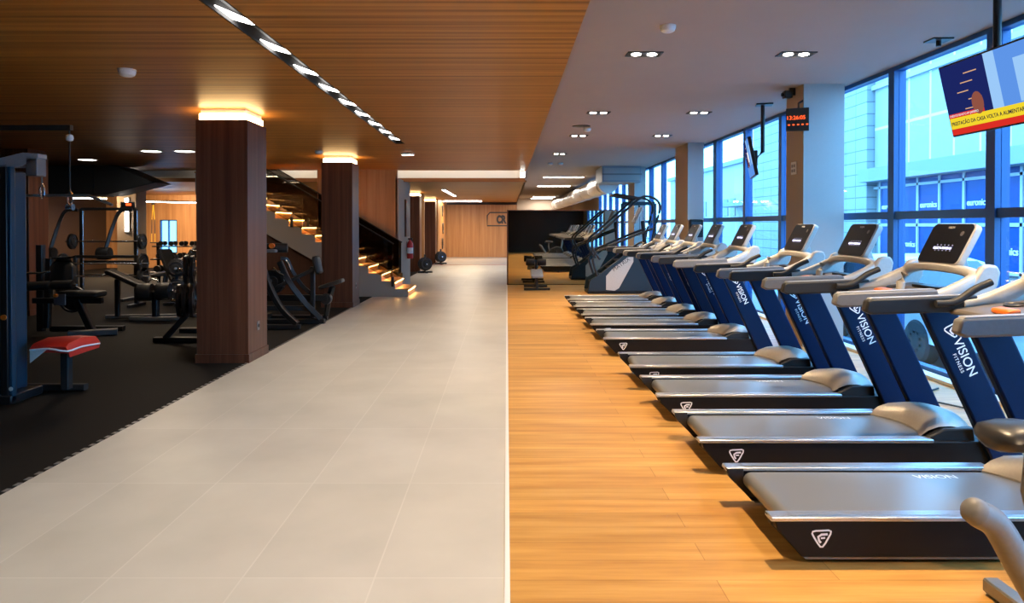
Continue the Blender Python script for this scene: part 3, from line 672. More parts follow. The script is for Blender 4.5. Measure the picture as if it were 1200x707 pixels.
for y, l in zip(TY[1:], tl[1:]): dup(proto, (tx(y), y, 0), l, ch=CH)
# power cable on the floor by the window
tag(MB().tube([(4.0, 6.2, .012), (3.8, 6.5, .012), (3.55, 6.35, .012), (3.6, 6.6, .05), (3.85, 6.75, .012), (4.2, 7.0, .012)], .008, 6, smooth=6).build('power_cable', 'black_rubber'), 'black power cable curled on the floor by the window', 'cable')

# ------------------------------------------------------------------ exercise bike at the right edge
B = thing('exercise_bike', 'grey exercise bike with dark saddle beside the first treadmill', 'exercise bike', (1.7, 2.55, 0))
rings = []
for x, hw, z, th in ((.19, .05, .755, .04), (.20, .10, .755, .075), (.225, .125, .76, .10), (.28, .13, .765, .115), (.34, .12, .765, .12), (.42, .075, .765, .11), (.52, .04, .77, .08), (.58, .02, .77, .05)):
    rings.append([Vector((x, .28+hw*math.cos(a), z+th*.5*math.sin(a)+(.012*abs(math.cos(a)) if hw > .05 else 0))) for a in [2*PI*i/14 for i in range(14)]])
MB().loft(rings).build('saddle', 'seat_dark', B)
MB().tube([(.38, .28, .76), (.36, .28, .55), (.42, .28, .3)], .03, 12).build('seat_post', 'steel_grey', B)
MB().tube([(-.04, -.02, .585), (.03, -.02, .535), (.12, -.02, .38), (.24, 0, .2), (.4, .1, .1), (.55, .28, .08)], .05, 12, smooth=5).build('rear_arm', 'grip_silver', B)
MB().lathe([(.05, 0), (.045, .03), (.03, .045), (.005, .05)], (-.04, -.02, .585), (-.7, 0, .45), 14).build('arm_cap', 'grip_silver', B)
MB().prism([(.35, .12), (.45, .42), (.75, .55), (1.0, .5), (1.12, .3), (1.05, .12)], .2, .36).build('shell', 'grip_grey', B, bevel=.03)
MB().tube([(1.0, .28, .45), (1.05, .28, .9), (1.0, .28, 1.1)], .035, 12).build('front_post', 'steel_grey', B)
MB().tube([(.78, .05, 1.1), (.98, .05, 1.08), (1.0, .28, 1.06), (.98, .51, 1.08), (.78, .51, 1.1)], .018, 10, smooth=4).build('handlebar', 'black_rubber', B)
MB().obox((1.0, .28, 1.2), (.04, .28, .2), (0, .4, 0)).build('console', 'screen_black', B, bevel=.01)
for x in (.4, 1.1): MB().bar([(x, .0, .04), (x, .56, .04)], .07, .06).build('base_bar', 'steel_grey', B)
MB().bar([(.4, .28, .07), (1.1, .28, .07)], .06, .05).build('base_beam', 'steel_grey', B)
for s in (-1, 1):
    MB().tube([(.75, .28+.09*s, .32), (.75+.1*s, .28+.12*s, .32-.12*s)], .014, 8).build('crank', 'chrome', B); MB().box(.7+.1*s, .8+.1*s, *sorted((.28+.12*s, .28+.22*s)), .305-.12*s, .33-.12*s).build('pedal', 'black_rubber', B, bevel=.005)

# ------------------------------------------------------------------ mirror partition
mi = thing('mirror_partition', 'tall dark mirror partition across the oak floor past the treadmills', 'mirror', (0, 19.3, 0))
MB().box(.02, 2.95, .012, .08, 0, 2.0).build('backing', 'dark_wall', mi); MB().box(.035, 2.93, 0, .012, .02, 1.985).build('mirror_face', 'mirror', mi, smooth=False)
MB().box(0, .035, -.01, .09, 0, 2.0).box(.0, 2.95, -.01, .09, 1.985, 2.01).box(2.93, 2.96, -.01, .09, 0, 2.0).build('frame', 'column_wood', mi)

# ------------------------------------------------------------------ stair climber
S = thing('stair_climber', 'stair climbing machine with silver side panel and tall black handrails', 'stair climber', (1.88, 16.75, 0))
body = [(.0, .06), (.04, .32), (.25, .45), (.85, .92), (1.15, 1.0), (1.45, .98), (1.5, .06)]
for s, y in ((-1, -.02), (1, .78)):
    p = MB().prism(body, y-.03, y+.03).build('side_shell', 'shroud_navy', S, bevel=.015)
    MB().prism([(.42, .10), (.42, .42), (.56, .58), (.92, .86), (1.05, .86), (1.05, .75), (.72, .14), (.62, .08)], y+s*.032-.004, y+s*.032+.004).build('side_panel', 'shell_silver', p)
    if s < 0: text('lettering', 'MATRIX', .13, 'print_dark', (.60, -.058, .52), (.78, 0, .55), (-.55, 0, .78), p, ext=.001)
    # rails
    yy = y+.02*s
    MB().tube([(.22, yy, .42), (.12, yy, .78), (.20, yy, .98), (.42, yy, 1.08), (1.0, yy, 1.33), (1.5, yy, 1.52)], .028, 12, smooth=5).build('handrail', 'black_paint', S)
    MB().tube([(.28, yy, .80), (.10, yy, 1.08), (.13, yy, 1.28), (.35, yy, 1.48), (.85, yy, 1.92), (1.20, yy, 2.22), (1.42, yy, 2.26), (1.62, yy, 2.15), (1.66, yy, 1.95), (1.55, yy, 1.55), (1.42, yy, .95)], .028, 12, smooth=5).build('handrail', 'black_paint', S)
MB().tube([(1.20, -.04, 2.22), (.75, -.04, 2.30), (.62, .1, 2.31), (.62, .66, 2.31), (.75, .80, 2.30), (1.20, .80, 2.22)], .03, 10, smooth=3).build('top_bar', 'black_paint', S)
for k in range(5):
    MB().box(.10+k*.2, .33+k*.2, .03, .73, .24+k*.17, .28+k*.17).build('step', 'black_rubber', S, bevel=.008)
MB().obox((1.22, .38, 1.83), (.05, .42, .42), (0, .42, 0)).build('console', 'shell_silver', S, bevel=.02); MB().obox((1.19, .38, 1.84), (.01, .36, .34), (0, .42, 0)).build('screen', 'pad_grey', S)
MB().tube([(1.42, .38, .95), (1.34, .38, 1.7)], .045, 12).build('console_post', 'black_paint', S)
MB().box(-.0, 1.55, 0, .76, .0, .06).build('base', 'black_paint', S, bevel=.01)

# ab bench with rollers and light pad
def ab_bench(loc, rz, label):
    b = thing('roller_bench', label, 'bench', loc, rz)
    MB().bar([(-.32, 0, .03), (.32, 0, .03)], .07, .055).build('front_foot', 'black_paint', b); MB().bar([(-.3, .9, .03), (.3, .9, .03)], .07, .055).build('rear_foot', 'black_paint', b)
    MB().bar([(0, 0, .06), (0, .25, .28), (0, .9, .08)], .06, .06).build('spine', 'black_paint', b); MB().bar([(0, .02, .06), (0, .02, .3)], .05, .05).build('front_leg', 'black_paint', b)
    MB().pad((0, .28, .40), (.30, .75, .08), (.16, 0, 0)).build('seat', 'pad_grey', b)
    MB().bar([(0, .55, .2), (0, .62, .72)], .05, .05).build('post', 'black_paint', b)
    for s in (-1, 1): MB().lathe([(.02, 0), (.08, .005), (.085, .02), (.085, .21), (.08, .225), (.02, .23)], (.03*s, .62, .66), (s, 0, 0), 18).build('roller', 'pad_black', b)
    return b
ab_bench((.74, 17.7, 0), 0, 'low bench with pale pad and black foam rollers before the mirror')

# cable tower beyond the mirror end
def tower(loc, label, h=2.2, w=.9):
    b = thing('cable_tower', label, 'gym machine', loc)
    for x in (-w/2, w/2): MB().bar([(x, 0, 0), (x, 0, h)], .08, .08).build('post', 'shroud_navy', b)
    MB().bar([(-w/2, 0, h), (w/2, 0, h)], .08, .1).build('top_beam', 'shroud_navy', b); MB().bar([(-w/2, 0, .04), (w/2, 0, .04)], .08, .08).build('base_beam', 'shroud_navy', b)
    t = MB()
    for k in range(14): t.box(-.17, .17, -.07, .07, .12+k*.05, .165+k*.05)
    t.build('weight_stack', 'iron', b)
    for x in (-.12, .12): MB().tube([(x, 0, .08), (x, 0, h)], .012, 8).build('guide_rod', 'chrome', b)
    MB().plate((0, -.1, h-.1), (1, 0, 0), .07, .03, .01).build('pulley', 'black_rubber', b); MB().tube([(0, -.16, h-.1), (0, -.16, 1.3)], .006, 6).build('cable', 'black_rubber', b)
    MB().tube([(-.25, -.16, 1.22), (-.2, -.16, 1.3), (.2, -.16, 1.3), (.25, -.16, 1.22)], .014, 8).build('pull_bar', 'chrome', b)
    return b
tower((3.65, 20.0, 0), 'dark blue cable tower by the window past the stair climber')

# ------------------------------------------------------------------ staircase
ST = thing('staircase', 'wooden staircase with lit steps and dark glass balustrade', 'stairs', (-2.2, 16.1, 0))
RUN, RISE, W = .297, .175, 1.25; NS = 16
for k in range(NS):
    x1 = -k*RUN; z = (k+1)*RISE
    ex = .16 if k == 0 else 0
    s = MB().box(x1-RUN-.03, x1+.012, .02-ex*.0, W, z-.035, z).build('tread', 'tread_wood', ST, bevel=.004)
    MB().box(x1-.025, x1-.012, .03, W-.02, z-RISE+.0, z-.035).build('riser', 'tread_wood', s)
    MB().box(x1-.004, x1+.006, .04, W-.04, z-.043, z-.0355).build('light_strip', 'led_step', s)
zig = []
for k in range(NS): zig += [(-k*RUN-.01, k*RISE), (-k*RUN-.01, (k+1)*RISE-.036)]
L = NS*RUN
poly = zig+[(-L, NS*RISE-.036), (-L, NS*RISE-.5), (-1.4, .40), (-1.4, 0)]
MB().prism(poly, 0, .05).build('stringer', 'stringer_grey', ST)
MB().prism(poly, W, W+.05).build('stringer', 'stringer_grey', ST)
MB().prism([(-L, NS*RISE-.5), (-L, NS*RISE-.44), (-.62-.15, .03), (-.62, .0)], .05, W).build('underside', 'stringer_grey', ST)
for (y, n) in ((-.02, 2), (W+.06, 2)):
    segs = [(-.35, -2.35), (-2.37, -4.37)]
    for a, b in segs:
        zb = lambda x: -x/RUN*RISE
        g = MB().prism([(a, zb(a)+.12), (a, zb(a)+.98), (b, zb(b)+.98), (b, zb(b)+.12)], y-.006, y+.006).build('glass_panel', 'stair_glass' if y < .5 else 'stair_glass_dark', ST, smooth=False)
    MB().bar([(-.33, y, zb(-.33)+.99), (-4.5, y, zb(-4.5)+.99)], .03, .025).build('handrail', 'black_paint', ST)
    for x in (-.35, -1.5, -2.6, -3.7): MB().box(x-.03, x+.03, y-.02, y+.02, zb(x)+.02, zb(x)+.24).build('glass_clamp', 'black_paint', ST)
struct(MB().prism([(-6.95, 0), (-6.95, NS*RISE-.5), (-2.84, 0)], 16.45, 16.5).build('wall_understair', 'dark_panel_wood'), 'dark wood wall under the staircase', 'wall')
# fire extinguisher, cabinet
F = thing('fire_extinguisher', 'red fire extinguisher hung on the plaster wall past the stairs', 'fire extinguisher', (-2.63, 18.9, .72))
MB().lathe([(.01, 0), (.075, .005), (.082, .03), (.082, .38), (.06, .44), (.025, .47), (.025, .5)], (.09, 0, 0)).build('cylinder', 'fire_red', F); MB().box(.04, .16, -.02, .02, .5, .54).build('handle', 'black_paint', F); MB().tube([(.1, .03, .51), (.16, .08, .4), (.17, .09, .1)], .014, 8, smooth=4).build('hose', 'black_rubber', F); MB().box(0, .02, -.03, .03, .2, .45).build('bracket', 'steel_grey', F)
MB().lathe([(.0825, 0), (.0832, .01), (.0832, .14), (.0825, .15)], (.09, 0, .14)).build('label_band', 'plate_white', F)
F = thing('wall_cabinet', 'narrow dark cabinet on the plaster wall above the fire extinguisher', 'cabinet', (-2.63, 18.8, 1.3)); MB().box(0, .05, -.28, .28, 0, .85).build('door', 'dark_panel_wood', F, bevel=.005); MB().box(.05, .065, -.22, -.19, .35, .5).build('handle', 'steel_grey', F)
F = thing('alarm_box', 'small dark alarm box high on the plaster wall', 'alarm', (-2.63, 18.6, 2.2)); MB().box(0, .05, -.08, .08, -.06, .06).build('body', 'dark_panel_wood', F, bevel=.005); MB().cyl((.05, 0, 0), (.056, 0, 0), .03).build('button', 'fire_red', F)

# CR sign on far wall
F = thing('wall_sign', 'dark outlined sign with letters CR on the far wooden wall', 'sign', (-.05, 35.99, 1.9))
fr = [(-.93, -.33), (-.93, .18), (-.80, .33), (.3, .33), (.3, -.33)]
fo = MB().ribbon(fr, .065).build('border', 'print_dark', F, smooth=False); place(fo, (0, 0, 0), (1, 0, 0), (0, 0, 1))
q_ = text('lettering', 'CR', .52, 'print_dark', (-.46, -.003, -.19), (1, 0, 0), (0, 0, 1), F, bold=.034, ext=.004); q_.scale = (.66, 1, 1)
# hanging bands on lit side wall
for y, z, l in ((33.2, 2.25, 'dark loop hung highest on the lit side wall'), (33.4, 1.45, 'dark hoop hung in the middle of the lit side wall'), (33.2, .75, 'dark loop hung lowest on the lit side wall')):
    F = thing('hanging_band', l, 'exercise band', (-3.0, y, z), 0, 'bands on the lit side wall')
    MB().tube([(.04, .16*math.cos(a), .24*math.sin(a)) for a in [2*PI*i/20 for i in range(20)]], .022, 8, closed=True).build('loop', 'band_dark', F); MB().cyl((0, 0, .215), (.09, 0, .215), .012, 8).build('hook', 'steel_grey', F)
# plate trees by the far columns
def plate_tree(loc, label, tall=True):
    b = thing('plate_tree', label, 'weight rack', loc, .35)
    MB().bar([(-.25, 0, .03), (.25, 0, .03)], .06, .06).build('foot', 'black_paint', b); MB().bar([(0, -.3, .03), (0, .3, .03)], .06, .06).build('foot', 'black_paint', b)
    MB().bar([(0, 0, .06), (0, 0, 1.0 if tall else .62)], .06, .06).build('post', 'black_paint', b)
    for z, r in ((.3, .225), (.75, .18))[:2 if tall else 1]:
        for s in (-1, 1):
            MB().cyl((0, s*.03, z), (0, s*.3, z), .025, 12).build('peg', 'chrome', b)
            for k in range(3): MB().plate((0, s*(.08+k*.055), z), (0, 1, 0), r-.02*k, .045).build('weight_plate', 'iron', b)
    return b
plate_tree((-2.72, 29.6, 0), 'tree of black weight plates before the fourth wood column', False); plate_tree((-2.75, 24.2, 0), 'tree of black weight plates past the foot of the stairs', False)

# ------------------------------------------------------------------ weights area
# cable machine at the frame edge
C = thing('cable_machine', 'tall dark blue cable machine with red seat at the rubber floor edge', 'gym machine', (-4.41, 6.42, 0))
MB().box(-.86, -.10, 0, .36, .08, 2.1).build('shroud', 'tower_navy', C, bevel=.02)
MB().box(-.095, -.03, -.02, .10, .0, 2.12).build('front_post', 'black_paint', C, bevel=.008); MB().box(-.03, 0, -.01, .05, .02, 2.12).build('edge_strip', 'tower_navy', C, bevel=.006)
MB().box(-.9, 0, -.03, .42, 0, .08).build('base', 'black_paint', C, bevel=.01)
MB().box(-.30, -.285, -.008, 0, 1.0, 1.9).build('window_slot', 'pad_grey', C); MB().cyl((-.06, -.03, .78), (-.06, .0, .78), .025).build('knob', 'estop_orange', C); MB().cyl((-.01, -.016, .14), (-.01, -.01, .14), .018).build('cap', 'plate_white', C)
MB().prism([(-.25, 2.12), (-.25, 2.17), (.08, 2.25), (.22, 2.24), (.22, 2.20), (.06, 2.12)], .03, .16).build('arm', 'pad_grey', C, bevel=.005)
MB().box(.11, .21, .03, .16, 2.04, 2.2).build('pulley_box', 'steel_grey', C, bevel=.006); MB().plate((-.15, -.03, 2.03), (0, 1, 0), .07, .03).build('pulley', 'black_rubber', C)
MB().tube([(-.6, .0, 2.15), (-.1, .02, 2.13), (.06, .09, 2.17)], .007, 6).build('cable', 'steel_grey', C)
MB().tube([(.21, .1, 2.04), (.21, .1, 1.95)], .007, 6).build('cable', 'steel_grey', C)
MB().tube([(.21, .1, 1.98), (.23, .1, 1.93), (.225, .1, 1.87), (.21, .1, 1.84), (.195, .1, 1.87), (.19, .1, 1.93)], .010, 8, closed=True).build('carabiner', 'chrome', C)
XO = -.12
MB().tube([(.40+XO, .4, 2.5), (.40+XO, .4, 1.9)], .008, 6).build('cable', 'black_rubber', C); MB().lathe([(.01, -.03), (.03, -.02), (.035, 0), (.03, .03), (.01, .04)], (.40+XO, .4, 2.42)).build('cable_stop', 'plate_white', C)
MB().tube([(.40+XO+a, .4, z) for a, z in ((0, 1.93), (.025, 1.88), (.02, 1.82), (0, 1.79), (-.02, 1.82), (-.025, 1.88))], .009, 8, closed=True).build('carabiner', 'chrome', C)
MB().tube([(-.12+XO, .4, 1.87), (XO, .4, 1.88), (.52+XO, .4, 1.88), (.60+XO, .4, 1.87), (.80+XO, .4, 1.79)], .014, 10, smooth=3).build('pull_bar', 'steel_grey', C); MB().cyl((.37+XO, .4, 1.77), (.43+XO, .4, 1.77), .032, 16).build('swivel', 'chrome', C)
MB().bar([(-.5, .2, 2.1), (-.5, .4, 2.52), (.42+XO, .4, 2.52)], .05, .05).build('top_beam', 'black_matte', C)
sp = MB(); SX = lambda x: .22+x*.78
rings = [[Vector((SX(x), y, z+dz)) for y, dz in ((.22, -.06), (.20, .0), (.24, .03), (.45, .055), (.68, .03), (.72, 0), (.70, -.05))] for x, z in ((-.26, .46), (-.24, .475), (-.02, .485), (.17, .475), (.20, .44))]
sp.loft(rings).build('seat', 'pad_red', C); MB().tube([(SX(-.25), .195, .45), (SX(-.02), .185, .465), (SX(.19), .195, .44), (SX(.21), .4, .45), (SX(.205), .7, .43)], .009, 6, smooth=3).build('piping', 'print_white', C)
MB().prism([(SX(-.26), .33), (SX(-.26), .44), (SX(-.06), .455)], .205, .215).build('seat_side', 'plate_white', C); MB().bar([(SX(-.02), .45, .04), (SX(-.02), .45, .44)], .08, .08).build('seat_post', 'black_matte', C); MB().bar([(-.3, .52, .04), (.35, .52, .04)], .08, .06).build('seat_base', 'black_matte', C)

def machine(name, label, cat, loc, rz, parts):
    b = thing(name, label, cat, loc, rz)
    for p in parts:
        k, n, m, a = p[0], p[1], p[2], p[3:]
        t = MB()
        if k == 'bar': t.bar(a[0], *a[1], smooth=a[2] if len(a) > 2 else 0)
        elif k == 'tube': t.tube(a[0], a[1], 10, smooth=a[2] if len(a) > 2 else 0)
        elif k == 'pad': t.pad(*a)
        elif k == 'plate': t.plate(*a)
        elif k == 'cyl': t.cyl(*a)
        elif k == 'roll': t.lathe([(.02, 0), (a[2]*.95, .004), (a[2], .02), (a[2], a[3]-.02), (a[2]*.95, a[3]-.004), (.02, a[3])], a[0], a[1], 20)
        elif k == 'prism': t.prism(*a)
        elif k == 'box': t.box(*a)
        t.build(n, m, b, bevel=.006 if k in ('box', 'prism') else 0)
    return b
BP = 'black_paint'
# lever machine between the two wood columns
machine('lever_row_machine', 'black lever row machine with angled seat between the two wood columns', 'gym machine', (-3.62, 11.6, 0), 0, [
    ('bar', 'base', BP, [(-.6, -.55, .04), (.45, -.55, .04)], (.10, .07)), ('bar', 'base', BP, [(-.6, .1, .04), (.66, .1, .04)], (.10, .07)), ('bar', 'base', BP, [(-.6, .62, .04), (.58, .62, .04)], (.10, .07)),
    ('bar', 'spine', BP, [(-.4, -.55, .08), (-.4, .62, .08)], (.08, .07)), ('bar', 'beam', BP, [(-.4, .3, .40), (.66, .3, .40)], (.09, .10)), ('bar', 'beam', BP, [(-.5, -.1, .28), (.4, .1, .25)], (.08, .08)),
    ('bar', 'front_arm', BP, [(.40, -.55, .08), (.14, -.5, .32), (-.06, -.45, .66), (-.2, -.42, 1.05)], (.08, .09), 4), ('bar', 'front_arm', BP, [(.60, .08, .08), (.36, .0, .36), (.14, -.1, .70), (.0, -.12, 1.02)], (.08, .09), 4),
    ('bar', 'rear_arm', BP, [(.46, .28, .42), (.24, .25, .62), (.08, .2, .90), (.02, .15, 1.05), (-.06, .12, 1.06)], (.06, .06), 4),
    ('bar', 'lever', BP, [(-.1, .1, .60), (.5, .2, .90)], (.06, .06)), ('pad', 'chest_pad', 'pad_black', (.52, .2, .95), (.30, .24, .09), (0, 1.35, 0)), ('bar', 'post', BP, [(.44, .2, .08), (.44, .2, .92)], (.07, .07)),
    ('pad', 'seat', 'pad_black', (.70, .4, .62), (.40, .3, .07), (0, -.32, 0)), ('bar', 'seat_post', BP, [(.56, .6, .08), (.63, .45, .35), (.72, .4, .58)], (.08, .08)), ('roll', 'pivot', 'iron', (.63, .26, .38), (0, 1, 0), .09, .14),
    ('roll', 'roller', 'pad_black', (-.25, -.3, 1.24), (1, .2, 0), .075, .42), ('cyl', 'end_cap', 'estop_orange', (-.02, -.46, 1.28), (-.02, -.40, 1.28), .04), ('pad', 'arm_pad', 'grip_silver', (-.03, -.42, 1.20), (.16, .12, .05)),
    ('tube', 'handle', 'chrome', [(-.1, -.1, .92), (.0, -.15, .84), (.08, -.15, .80)], .016), ('tube', 'handle', 'chrome', [(.12, -.2, 1.05), (.16, -.2, 1.0), (.2, -.2, .9)], .012),
    ('plate', 'weight_plate', 'iron', (-.3, .45, .65), (0, 1, 0), .2, .05), ('plate', 'weight_plate', 'iron', (-.3, .52, .65), (0, 1, 0), .2, .05), ('cyl', 'peg', 'chrome', (-.3, .3, .65), (-.3, .7, .65), .02), ('bar', 'peg_arm', BP, [(-.3, .3, .40), (-.3, .3, .7)], (.06, .06))])
# plate loaded press beside the first column
machine('plate_press', 'plate loaded press with stacked black plates beside the first wood column', 'gym machine', (-4.55, 9.9, 0), 0, [
    ('bar', 'base', BP, [(-.25, -.1, .04), (.6, -.1, .04)], (.09, .07)), ('bar', 'base', BP, [(-.3, .8, .04), (.6, .8, .04)], (.09, .07)), ('bar', 'leg', BP, [(-.1, -.1, .06), (.15, -.05, .35), (.2, 0, .6)], (.08, .08)), ('bar', 'frame', BP, [(.2, 0, .5), (.35, .3, 1.05), (.2, .8, .06)], (.08, .08)),
    ('plate', 'weight_plate', 'iron', (.12, -.15, .58), (1, .3, 0), .225, .05), ('plate', 'weight_plate', 'iron', (.2, -.15, .58), (1, .3, 0), .225, .05), ('plate', 'weight_plate', 'iron', (.28, -.12, .58), (1, .3, 0), .225, .05), ('cyl', 'peg', 'chrome', (.02, -.17, .58), (.4, -.08, .58), .02),
    ('plate', 'weight_plate', 'iron', (.1, .1, .98), (1, .3, 0), .2, .05), ('plate', 'weight_plate', 'iron', (.18, .12, .98), (1, .3, 0), .2, .05), ('cyl', 'peg', 'chrome', (.0, .08, .98), (.4, .2, .98), .02),
    ('pad', 'back_pad', 'pad_black', (.45, .5, .95), (.3, .6, .09), (1.0, 0, 0)), ('pad', 'seat', 'pad_black', (.45, .15, .48), (.35, .4, .09)), ('tube', 'handle', 'chrome', [(.1, .2, 1.2), (.2, .0, 1.25), (.4, -.05, 1.22)], .016)])
# decline bench with roller end
machine('decline_bench', 'decline bench with big foam rollers on a t shaped foot', 'bench', (-5.9, 12.1, 0), 0, [
    ('bar', 'front_foot', 'steel_grey', [(-.42, 0, .035), (-.02, -.06, .035), (.42, 0, .035)], (.10, .06)), ('bar', 'post', BP, [(0, 0, .05), (0, .0, .5)], (.11, .09)), ('pad', 'board', 'pad_black', (-.42, .15, .62), (1.0, .28, .08), (0, .42, 0)),
    ('roll', 'roller', 'pad_black', (-.24, -.1, .48), (1, .12, .02), .15, .22), ('roll', 'roller', 'pad_black', (.05, -.06, .49), (1, .12, .02), .15, .22), ('cyl', 'roller_axle', 'chrome', (-.28, -.1, .48), (.32, -.04, .5), .02),
    ('bar', 'rear_leg', BP, [(-.75, .2, .04), (-.75, .2, .68)], (.07, .07)), ('bar', 'rear_foot', 'steel_grey', [(-.95, .2, .035), (1.2, .5, .035)], (.07, .06)), ('tube', 'handle', 'chrome', [(-.15, .0, .62), (-.05, -.02, .70), (.05, 0, .66)], .014)])
# leg curl machine
machine('leg_curl_machine', 'leg curl machine with foam rollers behind the red seat', 'gym machine', (-6.1, 10.4, 0), 0, [
    ('bar', 'base', 'steel_grey', [(-.15, -.15, .05), (.42, .1, .05)], (.11, .09)), ('bar', 'base', BP, [(-.8, .5, .04), (.3, .5, .04)], (.09, .07)), ('bar', 'post', BP, [(.05, .1, .06), (-.15, .1, .5)], (.10, .1)), ('bar', 'frame', BP, [(-.8, .4, .06), (-.75, .4, 1.1)], (.09, .09)), ('bar', 'beam', BP, [(-.8, .1, .5), (.2, .1, .5)], (.08, .08)),
    ('pad', 'seat', 'pad_black', (-.1, .1, .6), (.6, .32, .09)), ('pad', 'back_pad', 'pad_black', (-.55, .4, .85), (.35, .12, .55)), ('roll', 'roller', 'pad_black', (-.85, -.1, .72), (1, 0, .04), .065, .42), ('roll', 'roller', 'pad_black', (-.4, -.1, .74), (1, 0, .04), .065, .3), ('cyl', 'roller_axle', 'chrome', (-.9, -.1, .715), (-.05, -.1, .75), .018),
    ('tube', 'handle', 'chrome', [(-.8, -.15, .85), (-.7, -.18, .92), (-.5, -.18, .92), (-.4, -.15, .95)], .016), ('box', 'guard_plate', 'steel_grey', -.35, -.18, -.16, -.14, .46, .62), ('cyl', 'knob', 'estop_orange', (-.3, -.2, .6), (-.3, -.15, .6), .025), ('plate', 'cam', 'iron', (-.35, .3, .5), (0, 1, 0), .2, .05),
    ('bar', 'weight_tower', BP, [(-.95, .5, 0), (-.95, .5, 1.3)], (.1, .1))])
# smith machine
def smith(loc, label):
    b = []
    for x in (-.55, .62):
        b += [('bar', 'post', BP, [(x, 0, 0), (x, 0, 1.95)], (.07, .07)), ('bar', 'swing_arm', BP, [(x-.02, -.1, 1.93), (x-.25, -.15, 1.9), (x-.38, -.2, 1.6), (x-.5, -.3, 1.05)], (.07, .07), 4), ('roll', 'roller', 'pad_black', (x-.62, -.35, 1.0), (1, 0, 0), .13, .26),
              ('bar', 'foot', BP, [(x, -.6, .03), (x, .6, .03)], (.07, .06)), ('tube', 'guide_rod', 'chrome', [(x+.06, -.06, .05), (x+.06, -.06, 1.9)], .014)]
    b += [('bar', 'cross_beam', BP, [(-.55, 0, 1.95), (.62, 0, 1.95)], (.06, .06)), ('tube', 'barbell', 'chrome', [(-.85, -.08, 1.25), (.9, -.08, 1.25)], .018), ('plate', 'weight_plate', 'iron', (-.7, -.08, 1.25), (1, 0, 0), .17, .06), ('plate', 'weight_plate', 'iron', (.8, -.08, 1.25), (1, 0, 0), .17, .06), ('bar', 'cross_beam', BP, [(-.55, .1, .5), (.62, .1, .5)], (.06, .06)), ('bar', 'cross_beam', BP, [(-.55, .1, .8), (.62, .1, .8)], (.06, .06)),
          ('box', 'display', 'black_paint', .30, .60, -.02, .02, 1.98, 2.1), ('box', 'display_digits', 'digit_red', .42, .54, -.025, -.021, 2.02, 2.07)]
    return machine('smith_machine', label, 'gym machine', loc, 0, b)
smith((-8.65, 15.6, 0), 'tall black smith machine frame with curved arms before the pale column')
# dumbbell rack
def dumbbell_rack(loc, rz, label, n=8):
    b = thing('dumbbell_rack', label, 'weight rack', loc, rz)
    for x in (-1.1, 1.1): MB().bar([(x, .25, 0), (x, .2, 1.15)], .07, .07).build('post', BP, b); MB().bar([(x, -.3, .03), (x, .35, .03)], .07, .06).build('foot', BP, b)
    for z, y in ((.38, -.05), (.72, .06), (1.05, .16)): MB().obox((0, y, z), (2.3, .36, .03), (0, 0, 0)).build('shelf', BP, b)
    return b
def dumbbell(loc, rz, r, label, grp):
    d = thing('dumbbell', label, 'dumbbell', loc, rz, grp)
    MB().cyl((0, -.08, 0), (0, .08, 0), .016, 10).build('handle', 'chrome', d)
    for s in (-1, 1): MB().lathe([(.02, 0), (r*.9, 0), (r, .012), (r, .07), (r*.9, .085), (.02, .085)], (0, s*.07, 0), (0, s, 0), 16).build('head', 'iron', d)
    return d
dumbbell_rack((-8.0, 18.6, 0), 0, 'three shelf rack of black dumbbells at the back of the weights area')
protos = {}
for z, y, row, sh in ((.38, -.05, .085, 'lowest'), (.72, .06, .075, 'middle'), (1.05, .16, .06, 'top')):
    for k in range(8):
        lo = (-8.0-.95+k*.27, 18.6+y, z+row+.018)
        l = 'black dumbbell on the %s shelf of the dumbbell rack' % sh
        if sh not in protos: protos[sh] = dumbbell(lo, 0, row, l, 'dumbbells on the %s shelf' % sh)
        else: dup(protos[sh], lo, l)
# incline benches and stacks behind
def incline(loc, rz, label):
    return machine('incline_bench', label, 'bench', loc, rz, [
        ('bar', 'foot', BP, [(-.3, -.5, .03), (.3, -.5, .03)], (.07, .06)), ('bar', 'foot', BP, [(-.3, .6, .03), (.3, .6, .03)], (.07, .06)), ('bar', 'spine', BP, [(0, -.5, .06), (0, .6, .06)], (.07, .07)), ('bar', 'post', BP, [(0, -.2, .06), (0, -.15, .42)], (.07, .07)), ('bar', 'brace', 'steel_grey', [(0, .55, .08), (0, .35, .85)], (.05, .05)),
        ('pad', 'seat', 'pad_black', (0, -.25, .45), (.3, .4, .08), (.15, 0, 0)), ('pad', 'backrest', 'pad_black', (0, .28, .75), (.3, .85, .09), (.85, 0, 0))])
incline((-7.0, 15.3, 0), .9, 'black incline bench before the dumbbell rack'); incline((-7.9, 17.0, 0), -.9, 'black incline bench with raised back beside the dumbbell rack')
incline((-5.6, 14.2, 0), 1.2, 'black incline bench behind the plate press')
plate_tree((-6.6, 14.4, 0), 'tree of black weight plates behind the decline bench'); plate_tree((-9.2, 13.6, 0), 'tree of black weight plates behind the plain wood column')
